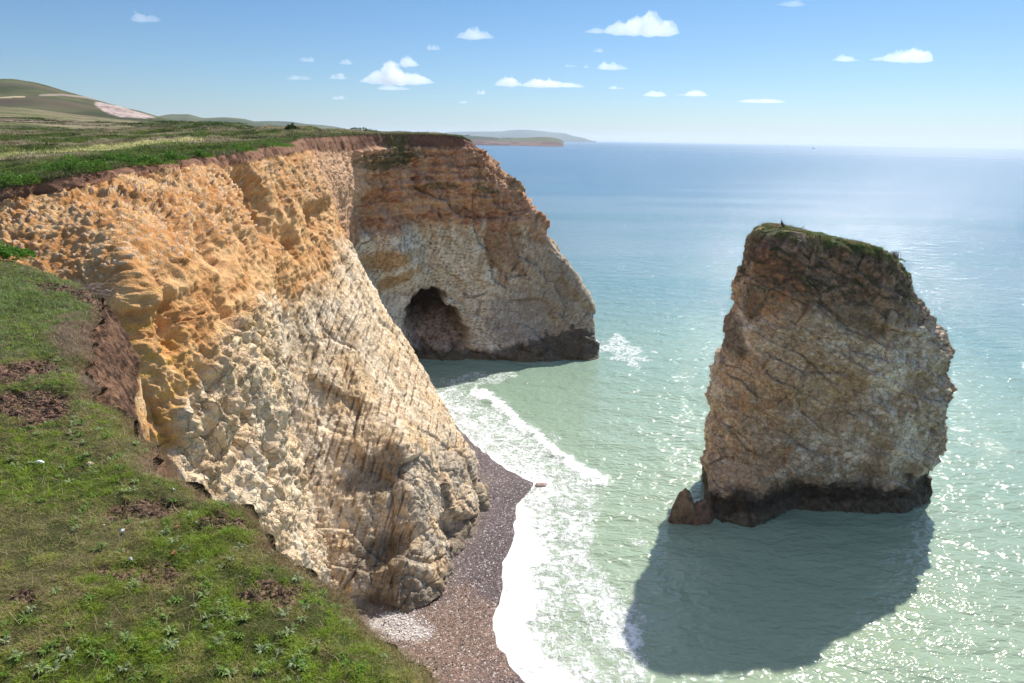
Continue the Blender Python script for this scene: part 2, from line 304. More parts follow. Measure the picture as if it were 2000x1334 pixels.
def build_cliff():
    NU, NV = 1500, 760
    G, un, vn = loft(main, NU, NV)
    P = G[..., :3]; S = G[..., 3]
    N = gnorm(P)
    # orient outwards: towards the sea / camera
    mid = P[NU//3, NV//2]; 
    if np.dot(N[NU//3, NV//2], np.array([1, -.5, .3])) < 0: N = -N
    X = P.reshape(-1, 3); n = N.reshape(-1, 3); s = S.ravel(); px, py = proj(X)
    dist = X[:, 1]
    s = s + .22*fbm(X, .35, 3, 4) + .12*fbm(X, 1.6, 5, 3) + .30*fbm(X, (1.0, 1.0, .16), 6, 4)*sstep(1.2, 2, s)
    head = sstep(99, 105, X[:, 1])
    soil = 1-sstep(.85, 1.1, s); chalk = sstep(3.75, 4.25, s + .2*fbm(X, .9, 8, 3)); drift = sstep(.9, 1.2, s)*(1-sstep(2.2, 2.9, s+.5*fbm(X, .5, 9, 2))); clay = np.clip(1-soil-chalk-drift, 0, 1)
    edge = np.minimum(1, s.clip(0)/.5 + .25)
    nearrib = sstep(40, 35, X[:, 1])
    # big relief
    big = fbm(X, (.14, .14, .07), 11, 4)*1.3*(.35+.65*sstep(.3, 1.5, s))
    vert = np.stack([X[:, 0], X[:, 1], X[:, 2]*.22], 1)
    rill = fbm(vert, .75, 21, 4, True); rill3 = fbm(np.stack([X[:, 0], X[:, 1], X[:, 2]*.30], 1), 3.6, 26, 3, True); rill2 = fbm(np.stack([X[:, 0], X[:, 1], X[:, 2]*.30], 1), 1.9, 25, 3, True)
    dn = np.array([.46, -.49, -.74]); al = X @ dn; Q = X - al[:, None]*dn*.86; streak = fbm(Q, .8, 27, 4, True)
    big2 = fbm(X, (.5, .5, .3), 15, 4)
    bd = X @ np.array([.93, .12, -.33]); wob = fbm(X, .25, 31, 3)
    bb = bd*1.0 + wob*.5; fr = bb*1.15-np.floor(bb*1.15)
    step = (fr - sstep(.82, 1.0, fr))*.13*(1-.3*head)*(.5+sstep(-.2, .4, big2))
    bb2 = bd*3.1 + wob*1.4; fr2 = bb2-np.floor(bb2); bed2 = (fr2 - sstep(.8, 1.0, fr2)); step += bed2*.07
    f1, f2, cid = worley(np.stack([X[:, 0]+.25*fbm(X, 1, 41, 2), X[:, 1], X[:, 2]], 1), (.75, .75, .55), 51)
    blocks = (cid-.5)*.55 - .35*(1-sstep(0, .16, f2-f1))
    g1, g2, gid = worley(X, (3.6, 3.6, 3.2), 61); lump = (1-g1)*.15*(.4+gid)
    H1, H2, hid = worley(np.stack([X[:, 0]+.8*wob, X[:, 1], X[:, 2]+.45*X[:, 0]], 1), (.24, .24, .20), 65); slab = (hid-.5)*1.5 - .25*(1-sstep(0, .10, H2-H1)) 
    l1, l2, lid = worley(X, 5.5, 66); flint = (lid > .62)*sstep(.55, .2, l1)
    m1, m2, mid_ = worley(X, (1.5, 1.5, 1.2), 71); boul = sstep(.9, .1, m1)*.30*(.2+mid_)
    fine = fbm(X, 3.0, 81, 4)*.10
    strat = fbm(np.stack([X[:, 0]*.15, X[:, 1]*.15, X[:, 2]*1.6+.3*wob], 1), 1.0, 85, 3)
    F1_, F2_, fid = worley(np.stack([X[:, 0]+.5*wob+.5*X[:, 2], X[:, 1]-.3*X[:, 2], X[:, 2]*.55], 1), (.55, .55, .55), 135); facet = (fid-.5)*.9 - .12*(1-sstep(0, .10, F2_-F1_))
    d = big*(1-.6*np.clip(chalk+clay, 0, 1)*(1-nearrib)) + fine*1.3
    d += soil*(rill*.30+.05) + drift*(.5+.5*sstep(28, 34, X[:, 1]))*(facet*.32 + rill2*.17 + rill3*.15 + lump*.30 + flint*.17 + (1-l1)*.11*(.3+lid) + big2*.15 + fbm(X, 7.5, 87, 3)*.09)
    d += clay*(facet*.55 + rill2*.18 + strat*.16 + bed2*.06*sstep(-.1, .3, big2) + fbm(X, 2.2, 137, 4, True)*.13 + lump*.20 + big2*.15 + head*slab*.6 + (X[:, 1] < 30)*rill*.25)
    low = sstep(6.2, 6.7, s)*(1-head)
    d += chalk*((step*(1-.5*nearrib)) + slab*(.34+.45*head+.5*low)*(1-nearrib) + streak*.16*(1-head)*(1-nearrib) + blocks*(.06+.35*low) + lump*(.12+1.1*nearrib) + boul*(.02+.45*nearrib) + facet*.5*nearrib + (rill*.55+rill2*.25)*nearrib + big2*(.06+.25*low+.3*head))
    d += head*(1-chalk)*(1-soil)*(facet*.7 + strat*.55 + rill*.45 + slab*.35)
    d *= edge
    # cove-like hollows of the left wall (gullies)
    hx_, hy_ = px, py; px = px+16*fbm(X, .5, 141, 4)*30/dist.clip(20); py = py+16*fbm(X, .5, 143, 4)*30/dist.clip(20)
    def hollow(cx, cy, rx, ry, ang, dep, pw=1.0):
        return -dep*np.clip(1-np.sqrt(((((px-cx)*math.cos(rad(ang))+(py-cy)*math.sin(rad(ang)))/rx)**2 + ((-(px-cx)*math.sin(rad(ang))+(py-cy)*math.cos(rad(ang)))/ry)**2)), 0, 1)**pw
    vis = X[:, 1] < 100
    d += np.where(vis, hollow(500, 415, 36, 95, -18, 3.6, .8) + hollow(560, 465, 20, 60, -25, 1.6) + hollow(615, 430, 22, 40, -20, 1.6) + hollow(395, 505, 26, 70, -30, 1.6) + hollow(330, 470, 22, 80, -35, .9) + hollow(300, 640, 22, 90, -8, .9) + hollow(400, 620, 22, 60, -30, .8) + hollow(445, 850, 16, 90, -5, .9) + hollow(500, 900, 12, 80, -5, .7), 0)
    # wave-cut undercut holes at the foot of the white spur
    d += np.where(vis, hollow(740, 925, 100, 36, -28, .8, .8) + hollow(765, 1070, 75, 34, -35, 1.6, .8) + hollow(885, 1030, 26, 30, 0, 1.5) + hollow(720, 1170, 60, 20, 0, .8), 0)
    px, py = hx_, hy_
    # headland ledges
    led = np.sin(s*9+fbm(X, .3, 95, 2)*3)*.30*blob(px, py, 780, 390, 260, 60)*head
    d += led
    prot = head*(-hollow(765, 490, 60, 95, -35, 4.0, .8))
    d += prot
    Xn = X + n*d[:, None]
    # cave in the headland
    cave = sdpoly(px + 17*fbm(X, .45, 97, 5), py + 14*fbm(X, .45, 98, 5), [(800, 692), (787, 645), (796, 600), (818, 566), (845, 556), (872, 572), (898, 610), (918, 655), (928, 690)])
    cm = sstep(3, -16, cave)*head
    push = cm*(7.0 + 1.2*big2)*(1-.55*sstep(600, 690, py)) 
    Xn[:, 1] += push*1.25; Xn[:, 0] -= push*.25; Xn[:, 1] -= cm*(boul*2.2+blocks*.8+lump)
    # ---------------- rock colour, with some light and shade painted in
    def col(r, g, b): return np.array([r, g, b])
    nS = fbm(X, (1.4, 1.4, .20), 103, 4); nA = .55*fbm(X, .8, 101, 4)+.55*nS; nB = fbm(X, 3.5, 105, 3); nC = fbm(X, .22, 109, 3)
    c_soil = lerp(col(.15, .070, .042), col(.27, .14, .085), sstep(-.5, .5, nB + .6*rill))
    c_soil = lerp(c_soil, col(.13, .055, .04), head*.45)
    c_drift = lerp(col(.52, .25, .085), col(.70, .44, .21), sstep(-.4, .6, nA+.5*nB))
    c_drift = lerp(c_drift, col(.27, .13, .06), .6*sstep(.0, -.6, rill2+.3*nB))
    c_drift = lerp(c_drift, col(.50, .21, .06), .7*sstep(.1, .6, -rill+nC))
    c_drift = lerp(c_drift, col(.78, .67, .53), np.clip(flint*.62, 0, 1))
    c_drift = lerp(c_drift, col(.30, .27, .27), .8*((l1 < .33) & (lid > .30) & (lid < .40)))
    c_clay = lerp(col(.54, .27, .10), col(.74, .46, .22), sstep(-.5, .5, nA+.5*strat))
    c_clay = lerp(c_clay, col(.62, .36, .06), .6*blob(px, py, 280, 760, 70, 200)*sstep(-.2, .5, nB))
    c_ch = lerp(col(.72, .52, .31), col(.93, .79, .60), sstep(-.5, .5, nA*.7+.5*nB))
    c_ch = lerp(c_ch, col(.70, .46, .18), .65*nearrib*sstep(-.15, .5, nB + .4*nC)*sstep(5.6, 4.2, s))
    c_ch = lerp(c_ch, col(.66, .42, .18), .55*sstep(.10, .5, nC+.5*nB))
    # flint bands
    fb = bd*1.35+wob*.35; fq = np.abs(fb-np.round(fb)); dash = fbm(X, (1.2, 1.2, 1.6), 121, 3)
    fl = (fq < .11)*sstep(-.12, .12, dash); fb3 = bd*4.1+wob*1.0; fq3 = np.abs(fb3-np.round(fb3)); fl3 = (fq3 < .13)*sstep(.05, .3, dash)
    c_ch = lerp(c_ch, col(.19, .12, .075), np.clip(fl*.85+fl3*.55, 0, .85)*(1-.6*nearrib))
    c_ch0 = None
    # grey lichen weathering on the outer back of the spur and the lower boulders
    c_ch = lerp(c_ch, col(.42, .37, .30), .65*(1-head)*sstep(6.0, 6.6, s+.5*nA)*sstep(-.3, .3, nA))
    c_ch = lerp(c_ch, col(.10, .085, .07), .8*(1-head)*(blob(px, py, 735, 930, 70, 45, -25, .4*nA)+blob(px, py, 740, 1090, 75, 50, -25, .4*nA)+blob(px, py, 770, 1160, 60, 40, 0, .4*nA)).clip(0, 1)*.75)  # shade of the spur-foot recesses painted as dark patches
    # headland tones
    hc = lerp(col(.70, .57, .41), col(.94, .84, .68), sstep(-.4, .4, nA+.5*nB)); hc = lerp(hc, col(.98, .90, .76), .7*blob(px, py, 745, 560, 60, 110, 20, .5*nA))  # unlit buttress left of the cave painted paler, as if catching light
    hc = lerp(hc, col(.60, .34, .12), .75*head*(blob(px, py, 740, 505, 75, 22, -12, .4*nA) + blob(px, py, 770, 545, 60, 14, -30, .5*nA) + .8*blob(px, py, 975, 440, 30, 60, 20, .5*nA)).clip(0, 1))
    hc = lerp(hc, col(.17, .115, .08), np.clip(fl*.75+fl3*.6, 0, .8)*.8)
    ck = worley(np.stack([X[:, 0]+.6*wob, X[:, 1], X[:, 2]], 1), (.45, .45, .45), 131); hc = lerp(hc, col(.13, .09, .065), .8*sstep(.045, .01, ck[1]-ck[0])*sstep(-.2, .1, nA))
    c_ch = lerp(c_ch, hc, head)
    c_ch = lerp(c_ch, lerp(col(.30, .16, .085), col(.42, .27, .17), sstep(-.4, .4, nB)), head*.85*(blob(px, py, 985, 470, 45, 75, 0, .7*nA) + .5*blob(px, py, 1060, 540, 60, 110, -20, .6*nA)).clip(0, 1))
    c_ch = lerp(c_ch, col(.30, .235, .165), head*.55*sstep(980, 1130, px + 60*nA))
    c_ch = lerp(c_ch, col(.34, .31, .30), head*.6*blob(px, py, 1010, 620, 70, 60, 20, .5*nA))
    c_dr_h = lerp(col(.37, .18, .095), col(.76, .47, .29), sstep(-.45, .6, .5*nB+.7*nA+.22*strat)); c_dr_h = lerp(c_dr_h, col(.74, .50, .32), .7*blob(px, py, 800, 405, 120, 14, -6, .5*nA)+.55*blob(px, py, 650, 360, 70, 70, 0, .4*nA))  # pale band paints the ledge highlight into the headland colour
    c_drift = lerp(c_drift, c_dr_h, sstep(62, 85, X[:, 1])); c_clay = lerp(c_clay, c_dr_h*.95, sstep(68, 95, X[:, 1]))
    cc = soil[:, None]*c_soil + drift[:, None]*c_drift + clay[:, None]*c_clay + chalk[:, None]*c_ch
    cc /= (soil+drift+clay+chalk)[:, None]
    # cave rock: brown rock, shade painted darker towards the roof, pale pinkish boulders on the floor
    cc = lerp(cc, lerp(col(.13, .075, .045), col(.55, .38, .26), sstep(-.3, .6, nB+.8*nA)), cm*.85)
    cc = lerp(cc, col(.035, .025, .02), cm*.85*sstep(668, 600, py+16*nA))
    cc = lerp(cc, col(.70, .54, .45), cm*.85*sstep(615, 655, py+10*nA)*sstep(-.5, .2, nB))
    # algae-dark wave zone
    zz = Xn[:, 2]
    dark = head*sstep(1.6, .9, zz + .5*nA - 4.6*sstep(930, 1130, px)*(.7+.8*nA)*sstep(880, 1000, px))
    cc = lerp(cc, lerp(col(.035, .026, .020), col(.12, .088, .062), sstep(-.3, .5, nB)), dark*.88)
    cc = lerp(cc, lerp(col(.10, .085, .05), col(.19, .16, .10), sstep(-.3, .5, nB)), head*sstep(.9, .3, zz+.3*nB)*.8)
    cc = lerp(cc, col(.16, .13, .10), (1-head)*.7*sstep(1.2, .3, zz-1.0+nA*.6))
    # green growth on the slump below the headland rim and on the tip
    gm = head*(blob(px, py, 776, 290, 24, 32, -25, 1.0*nB) + .85*blob(px, py, 745, 316, 62, 17, -8, 1.1*nB) + .7*blob(px, py, 950, 372, 34, 6, 10, .5*nB)+.6*blob(px, py, 858, 362, 44, 8, 0, .7*nB)).clip(0, 1)
    tipg = head*blob(px, py, 1000, 350, 70, 10, 50, .6*nB)*sstep(-.1, .3, nB)
    cc = lerp(cc, lerp(col(.075, .095, .025), col(.20, .17, .08), sstep(-.3, .5, nB)), np.clip(gm+tipg*.8, 0, 1)*.8)
    cc *= (1+.10*nC)[:, None]
    wet = np.clip(dark + sstep(1.0, .3, zz), 0, 1)
    V = Xn.reshape(NU, NV, 3)
    fl_ = np.dot(gnorm(V)[NU//3, NV//2], N[NU//3, NV//2]) < 0
    cut = int(np.argmin(np.abs(un-18.0)))
    sh = lambda a: a.reshape(NU, NV, -1)
    res = []
    for nm, a, b, m in (('cliff', 0, cut+1, M_cliff), ('headland', cut, NU, M_head)):
        k = b-a
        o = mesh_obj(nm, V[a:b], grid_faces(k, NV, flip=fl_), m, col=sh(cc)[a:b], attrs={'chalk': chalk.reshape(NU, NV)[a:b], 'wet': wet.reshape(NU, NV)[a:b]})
        tag(o, kind='structure')
    return V, un, gm.reshape(NU, NV)+tipg.reshape(NU, NV)
CL, CU, CG = build_cliff(); print('cliff', time.time()-T0)
RIM = CL[:, 0]

# ------------------------------------------------------------------ the plateau behind the rim
gctrl = {  # px: rows of (py, Y)
 -1400: [(470, 32), (400, 45), (330, 75), (270, 130), (200, 300), (150, 520)],
 -330: [(400, 33), (335, 48), (292, 78), (262, 130), (222, 260), (205, 480)],
 0: [(350, 36), (314, 50), (283, 76), (254, 130), (226, 260), (208, 450)],
 150: [(326, 40), (302, 55), (277, 85), (256, 140), (236, 260), (224, 450)],
 300: [(306, 48), (288, 62), (268, 92), (254, 140), (244, 260), (240, 450)],
 450: [(292, 57), (278, 76), (262, 100), (254, 150), (252, 250), (256, 420)],
 600: [(264, 86), (261, 97), (258, 120), (256, 160), (259, 250), (266, 400)],
 690: [(261, 108), (260, 118), (259, 135), (258, 165), (261, 250), (266, 380)],
 810: [(262, 116), (261, 122), (261, 132), (262, 150), (266, 200), (274, 270)],
 868: [(264.5, 117), (264, 121), (264, 130), (267, 140), (274, 165), (285, 200)],
 916: [(276, 118.5), (277, 122), (279, 130), (283, 136), (290, 142), (300, 150)],
}
def build_plateau():
    gk = sorted(gctrl); cutu = int(np.argmin(np.abs(CU-25.3)))
    R = RIM[:cutu+1:2]; rpx, rpy = proj(R)
    nu = len(R); rpx = np.maximum.accumulate(rpx)
    ctrl = np.array([[at(k, a, Y) for a, Y in gctrl[k]] for k in gk])
    L = pchip(np.array(gk, float), ctrl, np.clip(rpx, -1400, 916))
    L = np.concatenate([(R + (0, 0, .04))[:, None], L], 1)
    NVg = 620
    vv = np.arange(7); dv = np.linspace(0, 6, 121); D = pchip(vv, np.swapaxes(L, 0, 1), dv)
    ds = np.sqrt((np.diff(D, axis=0)**2).sum(-1))/(D[:-1, :, 1]+5); s = np.concatenate([[0], np.cumsum(ds[:, :].mean(1))])
    vn = np.interp(np.linspace(0, s[-1], NVg), s, dv); G = np.swapaxes(pchip(vv, np.swapaxes(L, 0, 1), vn), 0, 1)
    X = G.reshape(-1, 3).copy(); px, py = proj(X); t = np.tile(vn, nu)
    e = sstep(0, .25, t); Y = X[:, 1]
    n0 = fbm(X, .12, 201, 4); n1 = fbm(X, .6, 205, 4); n2 = fbm(X, 2.0, 209, 3)
    amp = 1+sstep(60, 200, Y)*1.5
    X[:, 2] += (n0*.60*amp + n1*.24*amp)*sstep(0, .8, t)*(Y < 115) + n2*.05 + .10*sstep(0, .08, t)*(1-.4*sstep(.08, .4, t))
    mound = blob(px, py, 400, 246, 120, 12, 0, .3*n1); X[:, 2] += mound*1.3*sstep(80, 110, Y)
    X[:, 2] += .5*blob(px, py, 560, 256, 70, 8)*sstep(70, 90, Y)
    # colours
    def col(*a): return np.array(a)
    lat = np.stack([X[:, 0]*.35, X[:, 1]*.9, X[:, 2]*2], 1); st = fbm(lat, .16, 221, 4)
    g1c = lerp(col(.035, .060, .012), col(.115, .150, .028), sstep(-.5, .5, n1+.5*n2))
    dry = lerp(col(.19, .145, .085), col(.33, .27, .17), sstep(-.5, .5, n1+n2))
    c = lerp(g1c, dry, .85*sstep(-.05, .35, st + .25*sstep(60, 110, Y) - .1))
    hth = sstep(.0, .4, fbm(lat, .1, 231, 3)+.35*sstep(240, 300, 480-py)*0)*sstep(120, 200, Y)*(px < 330)
    c = lerp(c, col(.155, .105, .085), hth*.85)
    c = lerp(c, lerp(col(.17, .12, .09), col(.30, .24, .17), sstep(-.4, .4, n1)), .7*sstep(.0, .3, fbm(np.stack([X[:, 0]*.25, X[:, 1], 0*X[:, 1]], 1), .09, 241, 3)-.10)*sstep(45, 75, Y)*(px < 520))
    path = 1-sstep(3, 9, sdline(px, py+2*n1, [(-300, 318), (-40, 309), (60, 301), (160, 293), (260, 284), (340, 276), (395, 273)]) * 9/(9*(.35+.65*sstep(420, -100, px))))
    c = lerp(c, lerp(col(.30, .29, .10), col(.44, .40, .18), sstep(-.4, .4, n2)), path*.9)
    p2 = 1-sstep(1.5, 4, sdline(px, py, [(545, 268), (560, 260), (575, 254), (600, 252)])); c = lerp(c, col(.26, .22, .10), p2*.7)
    lush = sstep(.5, 0, t)*sstep(-.3, .4, n1); c = lerp(c, col(.07, .13, .02), lush*.6)
    c = lerp(c, col(.055, .10, .02), .8*mound)
    c = lerp(c, col(.16, .11, .07), sstep(.05, 0, t)*.8)
    gx = gnorm(X.reshape(nu, NVg, 3)); fl_ = gx[nu//2, NVg//2, 2] < 0
    o = mesh_obj('grassland', X, grid_faces(nu, NVg, flip=fl_), M_field, col=c); tag(o, kind='structure')
    return X.reshape(nu, NVg, 3), c.reshape(nu, NVg, 3), np.tile(vn, nu).reshape(nu, NVg)
PX, PC, PT = build_plateau(); print('plateau', time.time()-T0)

# ------------------------------------------------------------------ near turf ledge under the camera
edge_px = [(-700, 640), (-350, 520), (-150, 492), (0, 502), (60, 512), (120, 535), (190, 562), (183, 610), (170, 660), (165, 710), (190, 765), (235, 800), (275, 850), (285, 895), (340, 915), (400, 940), (450, 960), (500, 978), (520, 1010), (545, 1045), (600, 1075), (650, 1100), (700, 1145), (740, 1200), (790, 1255), (840, 1295), (870, 1340)]
ZL = H-1.75
EDGE = np.array([atz(a, b, ZL) for a, b in edge_px] + [(.1, 1.35, ZL), (.9, .8, ZL), (2.2, -.4, ZL), (6, -4, ZL)])
def build_ledge():
    ne = 1400; k = np.arange(len(EDGE)); dd = np.linspace(0, len(EDGE)-1, 2000); D = pchip(k, EDGE, dd)
    s = np.concatenate([[0], np.cumsum(np.linalg.norm(np.diff(D, axis=0), axis=1)/(np.abs(D[:-1, 1])+1.0))]); E = pchip(k, EDGE, np.interp(np.linspace(0, s[-1], ne), s, dd))
    tg = np.gradient(E, axis=0); nr = np.stack([-tg[:, 1], tg[:, 0], 0*tg[:, 0]], 1); nr /= np.linalg.norm(nr, axis=1, keepdims=True); nr *= -1  # outward? fixed below
    ctr = np.array([-4., 2., ZL]); sg = np.sign(((E-ctr)*nr).sum(1).mean()); nr *= -1 if sg > 0 else 1  # nr now outward test
    out = -nr
    wv = fbm(E, 1.4, 301, 3)*.20 + fbm(E, 4, 305, 3)*.07*sstep(1.5, 4, E[:, 1]); E = E + out*wv[:, None]*np.minimum(1, E[:, 1:2].clip(.3)/4)
    inn = np.stack([np.linspace(-13, -1.0, ne), np.full(ne, -5.0), np.full(ne, ZL)], 1)
    nt = 520; t = np.linspace(0, 1, nt)**1.6
    G = E[:, None]*(1-t)[None, :, None] + inn[:, None]*t[None, :, None]; X = G.reshape(-1, 3).copy()
    px, py = proj(X); n0 = fbm(X, .5, 311, 3); n1 = fbm(X, 3, 315, 4); n2 = fbm(X, 11, 319, 4)
    t2 = np.tile(t, ne); de = np.repeat(np.linalg.norm(E-inn, axis=1), nt)*t2
    X[:, 2] += n0*.07*sstep(0, .6, de) + n1*.022 + n2*.012 - .10*np.exp(-(de/.10)**2)
    dirt = (blob(px, py, 30, 728, 75, 26, -5, .9*n1) + blob(px, py, 60, 790, 80, 30, -8, .9*n1) + blob(px, py, 440, 1015, 80, 32, -8, .9*n1) + .8*blob(px, py, 290, 1000, 70, 22, -5, .9*n1) + .7*blob(px, py, 230, 1130, 110, 22, -5, .9*n1) + .6*blob(px, py, 520, 1160, 70, 26, 0, 1.0*n1) + .9*blob(px, py, 290, 548, 60, 16, 0, .6*n1) + blob(px, py, 160, 572, 90, 14, 10, .8*n1)+.5*blob(px, py, 60, 1180, 60, 20, 0, 1.0*n1)).clip(0, 1)
    bare = np.maximum(dirt, sstep(.12, .02, de)*.8)
    X[:, 2] += dirt*(-.02+.05*n2)
    col = lambda *a: np.array(a)
    c = lerp(col(.045, .050, .016), col(.10, .095, .035), sstep(-.5, .5, n1+n2))
    c = lerp(c, lerp(col(.085, .045, .03), col(.20, .115, .08), sstep(-.5, .5, n2)), np.clip(bare+.25*sstep(.1, .5, n1), 0, 1))
    gx = gnorm(X.reshape(ne, nt, 3)); fl_ = gx[ne//2, nt//2, 2] < 0
    o = mesh_obj('clifftop_turf', X, grid_faces(ne, nt, flip=fl_), M_ground, col=c); tag(o, kind='structure')
    # soil bank and rock wall below the ledge
    Xe = X.reshape(ne, nt, 3)[:, 0]
    k = np.linspace(0, 1, ne); exy, _ = proj(Xe); y = Xe[:, 1]
    ex, ey = proj(Xe)
    bankw = .02 + .20*sstep(560, 600, ey)*sstep(800, 730, ey)
    prof = [(0, 0), (.12, -.10), (.55, -.35), (1.0, -.75), (1.15, -1.5), (1.2, -3), (1.6, -8), (2.6, -16), (4.0, -26), (5.0, -35.5)]
    rows = []
    for a, dz in prof:
        o_ = np.where(a <= 1.0, a*bankw, bankw - .03*(a-1))
        rows.append(Xe + out*o_[:, None] + np.array([0, 0, dz]))
    G = pchip(np.arange(len(prof)), np.array(rows), np.concatenate([np.linspace(0, 4, 160), np.linspace(4.05, 9, 160)])); G = np.swapaxes(G, 0, 1)
    X2 = G.reshape(-1, 3).copy(); nn = np.repeat(out, G.shape[1], 0)
    dz = ZL-X2[:, 2]; q = fbm(np.stack([X2[:, 0], X2[:, 1], X2[:, 2]*.3], 1), 4, 331, 4, True)*.07 + fbm(X2, 9, 335, 3)*.025
    q += sstep(1.5, 8, dz)*(fbm(X2, .6, 337, 4)*.7-.3); q *= sstep(0, .1, dz)
    X2 += nn*q[:, None]; m = fbm(X2, 7, 341, 3)
    c = lerp(col(.065, .032, .020), col(.22, .12, .07), sstep(-.5, .6, m+fbm(X2, 25, 343, 2)*.9))
    c = lerp(c, lerp(col(.58, .30, .10), col(.7, .5, .3), sstep(-.4, .4, m)), sstep(.8, 1.1, dz+.2*m)); c = lerp(c, col(.7, .62, .5), sstep(7, 10, dz+m))
    fl2 = (gnorm(G)[ne//2, 60]*out[ne//2]).sum() < 0
    o = mesh_obj('cliff', X2, grid_faces(ne, G.shape[1], flip=fl2), M_cliff, col=c, attrs={'chalk': sstep(7, 10, dz), 'wet': 0*dz}); tag(o, kind='structure')
    return Xe, X.reshape(ne, nt, 3), dirt.reshape(ne, nt), out
LE, LX, LD, LOUT = build_ledge(); print('ledge', time.time()-T0)

# ------------------------------------------------------------------ sea
shore_px = [(790, 745), (822, 780), (850, 800), (880, 826), (915, 855), (950, 885), (985, 908), (1012, 925), (1040, 945), (1028, 965), (1008, 985), (998, 1020), (995, 1060), (990, 1110), (978, 1160), (968, 1205), (972, 1250), (995, 1295), (1030, 1334), (1075, 1385), (1120, 1450), (1140, 1600), (1160, 1900)]
SHORE = atz(*np.array(shore_px, float).T, 0.0)
_s = np.concatenate([[0], np.cumsum(np.linalg.norm(np.diff(SHORE, axis=0), axis=1))]); _k = np.linspace(0, _s[-1], 150); SHORE = pchip(_s, SHORE, _k)
_t = np.gradient(SHORE, axis=0); _t /= np.linalg.norm(_t, axis=1, keepdims=True); SHORE = (SHORE + np.stack([_t[:, 1], -_t[:, 0], 0*_t[:, 0]], 1)*(fbm(SHORE, .28, 395, 2)*.55 + fbm(SHORE, 1.1, 397, 2)*.22)[:, None])[:, :2]
def axis(lo, hi, d, far):
    a = list(np.arange(lo, hi+1e-6, d)); s = d
    while a[-1] < far: s *= 1.06; a.append(a[-1]+s)
    s = d
    while a[0] > -far: s *= 1.06; a.insert(0, a[0]-s)
    return np.array(a)
def shore_d(x, y):                      # signed: positive out at sea
    poly = np.vstack([SHORE, [(30, -40), (-80, -40), (-80, SHORE[0, 1]+4)]])
    return sdpoly(x, y, poly)
def build_sea():
    xs = axis(-22, 62, .22, 60000); ys = axis(26, 140, .25, 60000); ys = ys[ys > -60]
    X, Y = np.meshgrid(xs, ys, indexing='ij'); x = X.ravel(); y = Y.ravel(); Pt = np.stack([x, y, 0*x], 1)
    near = (x > -40) & (x < 90) & (y > 10) & (y < 180)
    z = np.zeros(len(x)); foam = np.zeros(len(x)); px, py = proj(Pt)
    q = np.where(near)[0]; xn, yn, pn = x[q], y[q], Pt[q]; pxn, pyn = px[q], py[q]
    d = shore_d(xn, yn); n1 = fbm(pn, .35, 401, 4); n2 = fbm(pn, 1.3, 405, 3)
    wdt = .5 + 2.6*sstep(950, 1100, pyn)
    f = (1.0+.25*n2)*sstep(wdt+1.4, wdt-1.6, d + 1.0*n1)
    f2 = .62*sstep(6.5+7*sstep(930, 1150, pyn), 2.0, d+1.5*n1)
    brk = sdline(pxn, pyn+6*n1, [(925, 762), (965, 785), (1000, 818), (1045, 850), (1090, 890), (1130, 915), (1180, 940)]); f3 = .74*sstep(26, 2, brk+9*n2)
    band = sdline(pxn, pyn, [(850, 800), (960, 830), (1040, 890), (1100, 940), (1130, 1010), (1120, 1100), (1180, 1200), (1230, 1300)]); f4 = .57*sstep(100, 20, band+30*n1)
    f5 = .54*blob(pxn, pyn, 1212, 682, 62, 24, 12, .9*n1) + .18*blob(pxn, pyn, 1250, 1010, 90, 55, -35, .5*n1) + .40*blob(pxn, pyn, 1250, 1180, 90, 130, 10, .5*n1) + .5*blob(pxn, pyn, 940, 740, 90, 14, -5, .6*n1) + .26*blob(pxn, pyn, 1170, 1280, 100, 110, 0, .5*n1)+.34*blob(pxn, pyn, 1330, 1240, 60, 50, 0, .6*n1)
    f = np.maximum.reduce([f, f2, f3, f4, f5])*(1-.45*sstep(1260, 1300, pxn)*sstep(1050, 1100, pyn)); foam[q] = np.clip(f, 0, 1.2)
    # gentle swell, thin swash film
    z[q] += (.05*np.sin(yn*1.1+xn*.5+2*n1) + .05*n2)*sstep(0, 3, d) + .24*sstep(16, 1, brk)*sstep(-.5, .2, n1) + .06*sstep(0, .8, d)*sstep(3, 1, d)
    R = np.hypot(x, y)
    cha = np.stack([x*.6, y, 0*x], 1)
    m = fbm(cha, .011, 421, 4); m2 = fbm(cha, .05, 425, 3)
    tt = np.clip(np.log(np.maximum(R, 40)/55)/math.log(900/55) + .10*m + .03*m2, 0, 1)
    ramp = np.array([(0, .275, .350, .245), (.22, .225, .325, .250), (.42, .13, .245, .245), (.60, .08, .20, .25), (.8, .045, .14, .22), (1, .035, .12, .20)])
    c = np.stack([np.interp(tt, ramp[:, 0], ramp[:, i]) for i in (1, 2, 3)], 1)
    lil = sstep(.05, .4, fbm(cha, (.012, .03, 1), 431, 3)+.1)*sstep(130, 220, R)*sstep(900, 400, R); c = lerp(c, np.array([.26, .30, .36]), lil*.25)
    # sandy suspension near the beach
    sand = np.zeros(len(x)); sand[q] = sstep(5, 0, d); c = lerp(c, np.array([.42, .42, .33]), sand*.45)
    V = np.stack([x, y, z], 1)
    # ---- material
    t = NT('sea_water'); p = t.pos(); colr = t.attr('Col', True); fo = t.attr('foam')
    p2 = t.scl(p, (.55, 1, 1))
    wA = t.noise(p2, .35, 3, .55); wB = t.noise(p2, 1.5, 2, .5, .5); wC = t.noise(p2, 5.0, 1, .5)
    wD = t.noise(p2, .06, 4, .6)
    h = t.math('ADD', t.math('MULTIPLY', wA, .9), t.math('MULTIPLY', wB, .36)); h = t.math('ADD', h, t.math('MULTIPLY', wC, .085)); h = t.math('ADD', h, t.math('MULTIPLY', wD, .8))
    wob = t.noise(p, .9, 3, .5, col=True)
